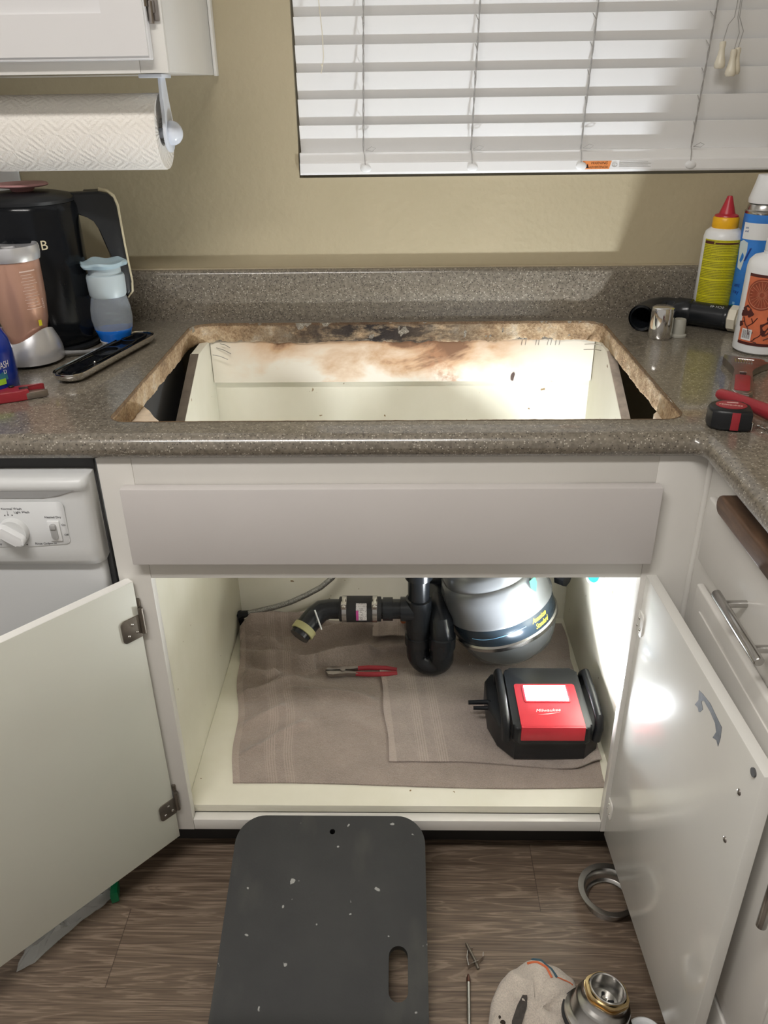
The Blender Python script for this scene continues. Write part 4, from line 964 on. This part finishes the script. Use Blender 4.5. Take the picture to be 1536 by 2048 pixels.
def z1(x, y, u, v):
    wx_ = x+.010*noise.noise((x*14, y*14, 4)); wy_ = y+.012*noise.noise((x*12, y*16, 9))
    h = .0038+.0014*noise.noise((x*16, y*11, 3.3))+.0008*noise.noise((x*45, y*45, 1))
    for P, A_, w_ in FOLDS:
        d, tt = pdist(wx_, wy_, P)
        if d < w_*3.2: h += A_*math.exp(-(d/w_)**2)*min(1, 5*tt+.15, 5*(1-tt)+.15)
    h += .006*sm((y-.42)/.1)*(1+noise.noise((x*18, y*30, 2)))
    k = sm((x+.075)/.04)*sm((y-.09)/.03)*sm((.50-y)/.05)   # flattened under the hand towel and the heavy things
    h = h*(1-k)+min(h, .0042)*k
    k2 = sm((x-.02)/.06); h = h*(1-k2)+min(h, .006)*k2
    if -.19 < x < 0 and .37 < y < .425: h = min(h, .0095)
    return FZ+max(.0036, h)
rows = cloth(170, 130, lefte, lambda y: .412-.006*sin(y*20), lambda u: .068+.006*sin(u*5+1), lambda u: .612-.01*u, z1)
tw = cloth_obj('bath_towel', rows, TOWEL, None, lambda c: (c.x-lefte(c.y), c.y)); tag(tw, 'large crumpled taupe towel spread over the cabinet floor', 'towel')
def z2(x, y, u, v):
    n = noise.noise((x*7, y*7, 5)); e = sm(u*8)*sm(v*8)*sm((1-v)*8)
    return FZ+.0078+.0018*e+.0010*n+.006*sm((v-.8)/.2)*sm((.05-x)/.1)+.010*sm((.22-v)/.2)*sm((x-.30)/.12)
rows = cloth(90, 70, lambda y: -.013-.028*(y-.13)/.3+.002*sin(y*40), lambda y: .410, lambda u: .128-.020*sm((u-.3)/.6)+.018*sm((u-.86)/.14), lambda u: .415+.04*u, z2)
tw2 = cloth_obj('hand_towel', rows, TOWEL2, None, lambda c: (c.x-(-.013-.028*(c.y-.13)/.3), c.y)); tag(tw2, 'smaller taupe towel folded on top under the work light', 'towel')
# bunched towel corner by the coupling
mb = MB(); 
rows = cloth(30, 18, lambda y: -.060, lambda y: .018, lambda u: .520, lambda u: .600, lambda x, y, u, v: FZ+.030+.010*sin(u*9)*v+.02*v*(1-u)+.003*noise.noise((x*30, y*30, 2)))
tw3 = cloth_obj('washcloth', rows, TOWEL2, None, lambda c: (c.x+.06, c.y)); tag(tw3, 'bunched taupe cloth behind the rubber pipe coupling', 'towel')

# drain assembly
dr_ = thing('drain_trap', 'black drain trap with clamped rubber coupling and taped elbow end', 'drain pipe', (.05, .41, FZ))
TY = .412; XV = .049
mb = MB(); mb.tube([(XV, TY, .50), (XV, TY, .300)], .0240, 32); mb.tube([(XV, TY, .455), (XV, TY, .452), (XV, TY, .404), (XV, TY, .401)], [.0245, .0305, .0305, .0245], 32, cap=False)
mb.tube([(XV, TY, .350), (XV, TY, .3485), (XV, TY, .268), (XV, TY, .266)], [.0245, .0288, .0288, .025], 32, cap=False)
mb.tube([(XV-.01, TY, .320), (XV-.040, TY, .320), (XV-.041, TY, .320)], [.0275, .0275, .024], 32)
part('sanitary_tee', mb, ABS, dr_)
ub = [(XV, TY, .28), (XV, TY, .209)]+[(XV+.027-.027*cos(a), TY-.006*a, .203-.028*sin(a)) for a in [pi*k/12 for k in range(1, 12)]]+[(XV+.053, TY-.019, .209), (XV+.053, TY-.019, .262), (XV+.051, TY-.010, .290), (XV+.042, TY+.035, .312), (XV+.030, TY+.14, .318)]
mb = MB(); mb.tube(ub, .0270, 32); mb.tube([(XV, TY, .252), (XV, TY, .250), (XV, TY, .228), (XV, TY, .226)], [.0270, .0305, .0305, .027], 32, cap=False); part('trap_bend', mb, ABS, dr_)
mb = MB(); mb.tube([(XV+.053, TY-.019, .232), (XV+.053, TY-.019, .233), (XV+.053, TY-.019, .262), (XV+.053, TY-.019, .264)], [.027, .0305, .0305, .027], 32, cap=False); part('slip_nut', mb, ABS, dr_)
mb = MB(); mb.tube([(.010, TY, .320), (-.135, TY, .320)], .0225, 32); mb.tube([(-.008, TY, .320), (-.0085, TY, .320), (-.030, TY, .320), (-.031, TY, .320)], [.0225, .0265, .0265, .0225], 32, cap=False); part('drain_pipe', mb, ABS, dr_)
mb = MB(); mb.tube([(-.034, TY, .320), (-.035, TY, .320), (-.044, TY, .320), (-.052, TY, .320), (-.110, TY, .320), (-.118, TY, .320), (-.1265, TY, .320), (-.1275, TY, .320)], [.025, .0278, .0278, .0295, .0295, .0278, .0278, .025], 40); cpn = part('rubber_coupling', mb, RUBBER, dr_)
for xc in (-.048, -.1155):
    mb = MB(); mb.tube([(xc-.005, TY, .320), (xc+.005, TY, .320)], .0302, 40); 
    for q in range(16):
        a = -.9+q*.12; mb.box(-.0036, .0036, -.0008, .0008, .0300, .0306, xf=Matrix.Translation((xc, TY, .320)) @ Matrix.Rotation(a+1.0, 4, 'X'))
    mb.box(xc-.0065, xc+.0065, TY-.030, TY-.016, .338, .352, .002); mb.tube([(xc, TY-.034, .345), (xc, TY-.010, .352)], .0045, 8)
    part('hose_clamp', mb, STEEL, dr_)
def cpm(x, y, h=0, a00=.35):
    a = a00+y/.0296; return Vector((-.093+x, TY-(.0298+h)*cos(a), .320+(.0298+h)*sin(a)))
mb = MB()
for (x0_, x1_, a_, b_) in ((.004, .0275, -.022, .020),):
    rr = []
    for q in range(9):
        y = a_+(b_-a_)*q/8; rr.append([tuple(cpm(x0_, y, 0)), tuple(cpm(x1_, y, 0)), tuple(cpm(x1_, y, .0003)), tuple(cpm(x0_, y, .0003))])
    mb.rings(rr)
cl = part('coupling_label', mb, PLABEL, dr_)
mb = MB(); rr = []
for q in range(9):
    y = -.022+.026*q/8; rr.append([tuple(cpm(.004, y, .0002)), tuple(cpm(.0095, y, .0002)), tuple(cpm(.0095, y, .0006)), tuple(cpm(.004, y, .0006))])
mb.rings(rr); part('magenta_stripe', mb, MAG, dr_)
mb = MB(); mb.text('1½ x 1½', .0085, lambda x, y, h=0: cpm(.0185-y, -.020+x*.9, .0004+h), .0001); part('label_text', mb, TEXTM, dr_, smooth=False)
pts = [(-.120, TY, .320), (-.150, TY, .320), (-.166, TY-.003, .318), (-.180, TY-.012, .311), (-.193, TY-.026, .302), (-.205, TY-.042, .292)]
mb = MB(); mb.tube(pts, [.0225, .0225, .024, .025, .0245, .0235], 32, cap=False); part('elbow', mb, ABS, dr_)
e0 = Vector(pts[-1]); ed = (e0-Vector(pts[-2])).normalized()
mb = MB(); mb.tube([e0-ed*.010, e0-ed*.009, e0+ed*.006, e0+ed*.007], [.024, .0268, .0268, .024], 32, cap=False); part('yellow_ring', mb, GREENR, dr_, label='olive yellow rubber ring')
mb = MB(); mb.tube([e0-ed*.012, e0+ed*.017, e0+ed*.0172, e0-ed*.012], [.0222, .0222, .0178, .0175], 32, cap=False); part('pipe_end', mb, ABS, dr_)
st = part('plastic_pin', MB().tube([(-.1775, .372, .3445), (-.1640, .3625, .300)], .0018, 8), WPLAST); tag(st, 'thin white pin leaning against the black elbow', 'pin')

# supply hose
sh = thing('supply_hose', 'braided steel water supply hose curving down at the back', 'hose', (-.39, .58, .15))
part('braided_hose', MB().tube([(-.10, .60, .42), (-.13, .595, .33), (-.158, .585, .292), (-.186, .58, .268), (-.222, .58, .246), (-.262, .58, .225), (-.300, .58, .211), (-.340, .58, .200), (-.370, .58, .192)], .0068, 14), BRAID, sh)
part('end_nut', MB().tube([(-.368, .58, .1925), (-.386, .582, .186), (-.395, .583, .180)], [.0070, .0105, .0105], 8), BLACKM, sh)
part('hose_tail', MB().tube([(-.392, .583, .192), (-.3925, .590, .160), (-.3915, .592, .1425)], [.007, .0075, .0065], 12), BLACKM, sh)
# disposal
u_ = Vector((-.31, .03, .95)).normalized(); Cd = Vector((.272, .452, .194)); XDp = Matrix.Translation(Cd) @ rot_to(u_)
dp = thing('garbage_disposal', 'grey garbage disposal unit tilted on the cabinet floor', 'garbage disposal', mat=XDp)
I = I4
part('lower_dome', MB(XDp).lathe([(0, 0), (.055, .001), (.084, .006), (.098, .018), (.108, .040), (.115, .062), (.1175, .074)], seg=64), DISP, dp, label='shiny lower dome')
part('trim_ring', MB(XDp).lathe([(.116, .073), (.1225, .075), (.1230, .084), (.1200, .088)], seg=64), STEEL, dp)
part('name_band', MB(XDp).lathe([(.1185, .086), (.1200, .089), (.1200, .130), (.1185, .132)], seg=64), M('dark_blue_grey_band', (.02, .03, .04), .22), dp, label='dark band with yellow lettering')
part('upper_shell', MB(XDp).lathe([(.119, .131), (.1235, .133), (.1235, .139), (.120, .145), (.1180, .190), (.112, .208), (.110, .214), (.106, .218), (.104, .242), (.096, .256), (.078, .264), (0, .266)], seg=64), DISP, dp)
part('mounting_collar', MB(XDp).lathe([(.060, .264), (.082, .266), (.082, .278), (.066, .280), (.066, .312), (0, .313)], seg=48), BLACKM, dp)
part('outlet_stub', MB(XDp).tube([(-.095, .035, .20), (-.135, .05, .197)], .021, 24), ABS, dp)
mb = MB(XDp); mb.text('American', .018, cylmap(I, .1203, .52, .112), .0003, .35, width=.62); mb.text('Standard', .018, cylmap(I, .1203, .56, .095), .0003, .35, width=.62); part('band_lettering', mb, YELINK, dp, smooth=False)
mb = MB(XDp); mb.tube([tuple(cylmap(I, .1204, -.1, .112)(x*.001, .004*sin(x*.03), 0)) for x in range(-70, 62, 4)], .0007, 6); part('band_line', mb, LBLUE, dp)
mb = MB(XDp); bad = [(-.008, .018), (.008, .018), (.009, .004), (0, -.010), (-.009, .004)]
mb.rings([[tuple(cylmap(I, .1192, .80, .188)(x*1.2, y*1.2, d)) for x, y in bad] for d in (0, .0008)]); part('shield_badge', mb, GREEN, dp, label='small green shield badge')
# disposal power elbow/valve behind right
vl = thing('shutoff_valve', 'dull grey shutoff valve behind the disposal', 'valve', (.385, .56, .30))
part('valve_body', MB().tube([(.385, .60, .345), (.385, .56, .345), (.385, .52, .345)], [.016, .020, .018], 20).tube([(.385, .56, .345), (.385, .56, .40)], .012, 16), DISP, vl)
part('valve_handle', MB().tube([(.375, .515, .345), (.393, .50, .345)], [.022, .022], 8), BLACKM, vl)
te = thing('round_container_lid', 'round white and teal disc at the right cabinet wall', 'lid', (.40, .33, .45))
ce = Vector((.405, .330, .458)); dd_ = Vector((-.75, -.6, .25)).normalized()
part('white_rim', MB().tube([ce-dd_*.012, ce-dd_*.010, ce, ce+dd_*.001], [.018, .0205, .0205, .018], 32), WPLAST, te)
part('teal_centre', MB().tube([ce+dd_*.0012, ce+dd_*.003], .0135, 28), TEAL, te)
# pliers
XPl = T(-.165, .400, FZ+.0085, radians(2))
pl = thing('pliers', 'slip joint pliers with red grips lying on the towel', 'pliers', mat=XPl)
mb = MB(XPl); mb.prism([(0, .002), (.006, .012), (.022, .014), (.040, .009), (.060, .008), (.075, .012), (.075, .004), (.058, .001), (.040, .000), (.022, .001), (.012, .0)], .002, .012, .0015)
mb.prism([(0, -.002), (.006, -.013), (.020, -.016), (.036, -.011), (.058, -.012), (.075, -.014), (.075, -.007), (.058, -.004), (.040, -.001), (.022, -.002), (.012, -.003)], .001, .010, .0015); mb.cyl((.040, -.001, 0), (.040, -.001, .014), .006)
part('jaws', mb, DSTEEL, pl)
part('grip', MB(XPl).tube([(.070, .008, .007), (.10, .010, .007), (.14, .008, .006), (.165, .005, .003)], [.005, .0058, .0058, .005], 14, sq=.8), RED, pl)
part('grip', MB(XPl).tube([(.070, -.0105, .006), (.10, -.013, .006), (.14, -.012, .005), (.165, -.008, .003)], [.005, .0058, .0058, .005], 14, sq=.8), RED, pl)
oc = part('orange_wire_nut', MB().tube([(.010, .548, .206), (.016, .560, .183)], [.0045, .008], 12), M('orange_plastic', (.45, .12, .03), .5)); tag(oc, 'small rusty orange wire nut against the black trap', 'wire nut')
# work light
wl = thing('work_light', 'black and red cube work light, its lamp panel switched on', 'work light', (.305, .21, FZ+.008))
ZB = FZ+.0095
mb = MB(); mb.prism([(.190, .215), (.205, .165), (.235, .128), (.375, .128), (.405, .155), (.412, .215), (.412, .300), (.395, .325), (.205, .325), (.190, .30)], ZB+.001, ZB+.062, .006, seg=3); part('battery_base', mb, BLACKM, wl)
mb = MB(); mb.prism(rrect(.228, .382, .116, .300, .012), ZB+.055, .2445, .005, seg=3); part('lamp_housing', mb, BLACKM, wl)
mb = MB(); mb.prism(rrect(.243, .367, .118, .243, .004), .2400, .2490, .0012); mb.box(.243, .367, .1135, .1205, .215, .2485, .001); part('red_panel', mb, TOPRED, wl)
mb = MB(); mb.prism(rrect(.258, .351, .186, .238, .003), .2485, .2505, .0006); part('lens_frame', mb, TOPRED, wl)
mb = MB(); mb.box(.2625, .3470, .1905, .2345, .2503, .2518); part('led_panel', mb, LED, wl, smooth=False, label='glowing white lamp panel')
mb = MB(); mb.text('Milwaukee', .0115, lambda x, y, h=0: Vector((.2765+x, .158+y+.05*x, .2492+h)), .0001, .3); mb.prism([(.280, .150), (.300, .153), (.325, .157), (.300, .1515)], .2491, .2493); part('logo_lettering', mb, WINK, wl, smooth=False)
ld = bpy.data.lights.new('led_lamp', 'AREA'); ld.shape = 'RECTANGLE'; ld.size = .084; ld.size_y = .043; ld.energy = LED_W; ld.color = LED_COL; ld.spread = radians(150)
lo = bpy.data.objects.new('led_lamp', ld); COL.objects.link(lo); lo.parent = wl; lo.location = wmat(wl).inverted() @ Vector((.3048, .2125, .2523)); lo.rotation_euler = (pi, 0, 0)
for xg, sg in ((.217, -1), (.394, 1)):
    mb = MB(); mb.tube([(xg, .130, ZB+.055), (xg+.002*sg, .128, .235), (xg+.003*sg, .140, .252), (xg+.003*sg, .200, .256), (xg+.003*sg, .275, .254), (xg+.002*sg, .292, .235), (xg, .292, ZB+.055)], .0085, 16); part('roll_guard', mb, BLACKM, wl)
mb = MB(); mb.tube([(.245, .215, ZB+.050), (.190, .236, ZB+.058), (.150, .232, ZB+.060)], [.0052, .0052, .0045], 12); mb.tube([(.245, .200, ZB+.045), (.190, .224, ZB+.052), (.160, .222, ZB+.054)], [.0045, .0045, .004], 12); part('hanging_hook', mb, BLACKP, wl)

# ================================================================ ON THE FLOOR
# foam kneeling pad: leans on the cabinet lip, then lies flat
def padmap(u, v, h):
    """v = distance from the upper end, along the pad; h = height above its underside"""
    L0 = .315; a = radians(19.5)
    y0, z0 = .004, .1215-.0035
    if v < L0: y, z, ang = y0-v*cos(a), z0-v*sin(a), a
    else:
        R_ = .12; s = v-L0; th = max(0, a-s/R_); 
        y1, z1_ = y0-L0*cos(a), z0-L0*sin(a)
        if s < a*R_: y, z, ang = y1-R_*(sin(a)-sin(th)), z1_-R_*(cos(th)-cos(a)), th
        else: y, z, ang = y1-R_*sin(a)-(s-a*R_), z1_-R_*(1-cos(a)), 0
    return Vector((u, y-h*sin(ang), max(z, .001)+h*cos(ang)))
kp = thing('kneeling_pad', 'dark grey foam kneeling pad with a slot handle, propped on the cabinet', 'kneeling pad', (-.12, -.30, 0))
outer_ = rrect(-.296, .053, -.62, 0, .052, 10)
# densify long edges so that the bend follows
def dens(lp, st_=.012):
    o = []
    for i in range(len(lp)):
        a, b = Vector(lp[i]), Vector(lp[(i+1) % len(lp)]); n = max(1, int((b-a).length/st_))
        o += [tuple(a.lerp(b, k_/n)) for k_ in range(n)]
    return o
slot = [(x, y) for x, y in rrect(-.012, .020, -.305, -.222, .0155, 8)]
hol = [(-.118+.005*cos(a), -.030+.005*sin(a)) for a in [2*pi*i/14 for i in range(14)]]
b2 = bmesh.new()
mbp = MB(); mbp.plate(dens(outer_), [dens(slot), hol], 0, .021)
for k_ in range(40):   # slice across so the sheet can bend
    yk = -.01-.0155*k_
    bmesh.ops.bisect_plane(mbp.bm, geom=mbp.bm.verts[:]+mbp.bm.edges[:]+mbp.bm.faces[:], plane_co=(0, yk, 0), plane_no=(0, 1, 0))
for v in mbp.bm.verts:
    v.co = padmap(v.co.x+.012*v.co.y*(v.co.x < -.12), -v.co.y, v.co.z)
b2.free(); part('foam_sheet', mbp, PAD, kp, angle=50)
# flange ring
fr = part('sink_flange', MB(T(.394, -.075, 0)).lathe([(.0430, .0003), (.0440, .0003), (.0445, .014), (.0470, .024), (.0560, .0285), (.0575, .0305), (.0570, .0315), (.0465, .0300), (.0425, .0250), (.0405, .010), (.0355, .006), (.0350, .0045), (.0405, .0030), (.0430, .0003)], seg=72), STEEL, angle=35)
tag(fr, 'round stainless sink flange lying on the floor beside the right door', 'flange')
# glove with stripes
gl = thing('work_glove', 'cream cotton work glove with orange and blue cuff stripes', 'glove', (.22, -.31, 0))
gout = [(.135, -.42), (.138, -.36), (.150, -.315), (.156, -.285), (.174, -.252), (.196, -.230), (.222, -.214), (.246, -.209), (.268, -.220), (.290, -.234), (.300, -.243), (.302, -.262), (.292, -.300), (.288, -.35), (.285, -.42)]
gd = []
for i in range(len(gout)):
    a, b = Vector(gout[i]), Vector(gout[(i+1) % len(gout)])
    for q in range(8): gd.append(a.lerp(b, q/8))
for _ in range(6): gd = [(gd[i-1]+gd[i]*2+gd[(i+1) % len(gd)])/4 for i in range(len(gd))]
gout = gout
gc = Vector((.222, -.305)); gd = [p+Vector((0, .010)) for p in gd]; rr = []
for f, h in ((.96, .0006), (1.0, .005), (1.0, .012), (.96, .020), (.88, .030), (.74, .036), (.55, .039), (.36, .040), (.18, .040), (.03, .040)):
    ring = []
    for p in gd:
        q = gc+(p-gc)*f
        wv = 1+.30*noise.noise((q.x*25, q.y*18, 2))+.30*noise.noise((q.x*60+q.y*25, q.y*25, 4))
        cr = .5+.5*abs(noise.noise((q.x*22+q.y*12, q.y*10, 9)))*2
        ring.append((q.x, q.y, max(.0006, h*min(1.15, wv*min(1, cr+.25)))))
    rr.append(ring)
gm = part('glove_fabric', MB().rings(rr), GLOVE, gl, angle=80, uv=lambda c: (c.x+5, c.y))
from mathutils.bvhtree import BVHTree
bt = BVHTree.FromPolygons([tuple(wmat(gm) @ v.co) for v in gm.data.vertices], [tuple(p.vertices) for p in gm.data.polygons])
def onglove(x, y, d=.0006):
    h = bt.ray_cast(Vector((x, y, .2)), Vector((0, 0, -1)))[0]; return Vector((x, y, (h.z if h else .004)+d))
def line(pts, n=24):
    o = []
    for (a, b) in zip(pts, pts[1:]):
        for q in range(n//len(pts)+1): t_ = q/(n//len(pts)+1); o.append(onglove(a[0]+(b[0]-a[0])*t_, a[1]+(b[1]-a[1])*t_))
    return o
part('orange_stripe', MB().tube(line([(.223, -.219), (.238, -.222), (.252, -.233), (.259, -.250)], 40), .0021, 8), SORANGE, gl)
part('blue_stripe', MB().tube(line([(.231, -.213), (.247, -.217), (.261, -.229), (.268, -.248)], 40), .0021, 8), SBLUE, gl)
part('cuff_seam', MB().tube(line([(.268, -.246), (.283, -.246), (.296, -.249)], 30), .0010, 6), SORANGE, gl)
mb = MB(); sp_ = [(.205, -.282), (.213, -.281), (.210, -.298), (.197, -.328), (.180, -.345), (.184, -.318), (.195, -.295)]
bs__ = [onglove(x, y, .001) for x, y in sp_]; mb.rings([[tuple(p) for p in bs__], [tuple(p+Vector((0, 0, .004))) for p in bs__]]); part('dark_strap', mb, M('dark_brown_leather', (.05, .042, .038), .5, var=.3, vs=120), gl, label='dark worn strap')
for (x, y, r) in ((.170, -.318, .0045), (.166, -.306, .0028)):
    part('hole', MB().sphere(tuple(onglove(x, y, 0)), r, (1, 1, .35), 14), M('dark_hole', (.03, .02, .015), .9), gl)
# strainer body
ua = Vector((.20, .17, 1)).normalized(); XS = Matrix.Translation((.320, -.312, .036)) @ rot_to(ua)
sn = thing('sink_strainer', 'chrome sink strainer body with brass nut resting on the glove', 'strainer', mat=XS)
part('rubber_gasket', MB(XS).lathe([(.040, -.010), (.054, -.009), (.0565, -.005), (.0565, -.001), (.050, .001), (.040, .001), (.040, -.010)], seg=64), RUBBER, sn)
part('strainer_cup', MB(XS).lathe([(.0525, .0008), (.0540, .002), (.0535, .006), (.047, .009), (.0445, .012), (.0435, .034), (.0415, .038), (.0375, .041), (.0355, .045), (.0345, .050), (.0290, .052), (.0290, .063), (.0272, .064), (.0255, .063), (.0235, .036), (0, .0335)], seg=64), STEEL, sn)
hexr = lambda r, z: [(r*(1+.035*cos(6*a))*sin(a), -r*(1+.035*cos(6*a))*cos(a), z) for a in [2*pi*i/48 for i in range(48)]]
mb = MB(XS); mb.rings([hexr(.0295, .0490), hexr(.0345, .0495), hexr(.0350, .0515), hexr(.0345, .053), hexr(.0318, .0535), hexr(.0318, .055), hexr(.0338, .0555), hexr(.0338, .0585), hexr(.0295, .0590)], False, False); part('brass_nut', mb, BRASS, sn)
mb = MB(XS)
for j in range(5):
    a = 2*pi*j/5+.4; mb.tube([(.008*sin(a), -.008*cos(a), .0350), (.017*sin(a), -.017*cos(a), .0352)], .0028, 10)
part('strainer_slots', mb, BLACKM, sn)
mb = MB(XS); mb.lathe([(0, .0362), (.004, .0362), (.004, .044), (.0, .0445)]); part('centre_post', mb, CHROME, sn)
# sink clip
sc_ = thing('sink_clip', 'small metal sink clip with a screw on the wood floor', 'clip', (.138, -.195, 0))
mb = MB(); P_ = [(.124, -.185), (.122, -.198), (.124, -.212), (.130, -.208), (.142, -.203), (.150, -.196), (.151, -.188)]
rr = []
for (x, y) in P_: rr.append([(x, y, .001), (x, y, .013), (x+.0012, y+.0010, .013), (x+.0012, y+.0010, .001)])
mb.rings(rr); mb.rings([[(x, y, .001), (x, y, .011), (x+.001, y+.001, .011), (x+.001, y+.001, .001)] for x, y in ((.124, -.185), (.130, -.180), (.134, -.178))])
part('bracket', mb, STEEL, sc_, angle=30)
part('screw', MB().tube([(.124, -.168, .008), (.1245, -.172, .008), (.138, -.203, .007), (.141, -.214, .006)], [.002, .0028, .0025, .0026], 10), BRONZE, sc_)
# screwdriver
sd = thing('long_screwdriver', 'long slim steel screwdriver shaft running off the bottom edge', 'screwdriver', (.118, -.35, 0))
part('shaft', MB().tube([(.1225, -.236, .0045), (.118, -.31, .0045), (.1155, -.36, .0048)], .0034, 14), STEEL, sd)
part('tip', MB().tube([(.1232, -.222, .0042), (.1228, -.230, .0045), (.1225, -.2365, .0045)], [.0012, .0036, .0036], 14), M('rusty_tip', (.12, .055, .04), .4, .7), sd)
part('grip', MB().tube([(.1155, -.360, .0120), (.1135, -.40, .0125), (.110, -.47, .0125)], [.009, .0118, .0118], 18), RED, sd)
# white ring at bottom right edge
wc = part('plastic_ring', MB(T(.396, -.326, 0)).lathe([(.018, .0004), (.030, .0004), (.0305, .004), (.030, .014), (.0275, .0165), (.022, .015), (.018, .009), (.018, .0004)], seg=48), WPLAST); tag(wc, 'white round plastic ring below the right door tip', 'ring')
# plastic bag behind the left door
bg = thing('plastic_bag', 'crumpled clear plastic bag on the floor under the left door', 'bag', (-.60, -.15, 0))
bo = [(-.655, -.225), (-.632, -.208), (-.600, -.160), (-.575, -.125), (-.545, -.095), (-.530, -.068), (-.545, -.045), (-.58, -.07), (-.62, -.12), (-.66, -.18)]
gd = []
for i in range(len(bo)):
    a, b = Vector(bo[i]), Vector(bo[(i+1) % len(bo)])
    for q in range(8): gd.append(a.lerp(b, q/8))
gc = Vector((-.605, -.135)); rr = []
for f, h in ((.9, .0006), (1.0, .004), (.97, .012), (.86, .024), (.68, .032), (.45, .036), (.22, .036), (.03, .036)):
    rr.append([((gc+(p-gc)*(f*(1+.08*noise.noise((p.x*60, p.y*60, f*3)))))[0], (gc+(p-gc)*f)[1], max(.0006, h*(.75+.75*noise.noise((p.x*45*f, p.y*45, f*6))))) for p in gd])
part('bag_film', MB().rings(rr), BAG, bg, angle=12)
part('green_tab', MB().prism([(-.540, -.060), (-.528, -.056), (-.519, -.088), (-.531, -.094)], .004, .030, .002), BAGG, bg, label='green plastic tab')
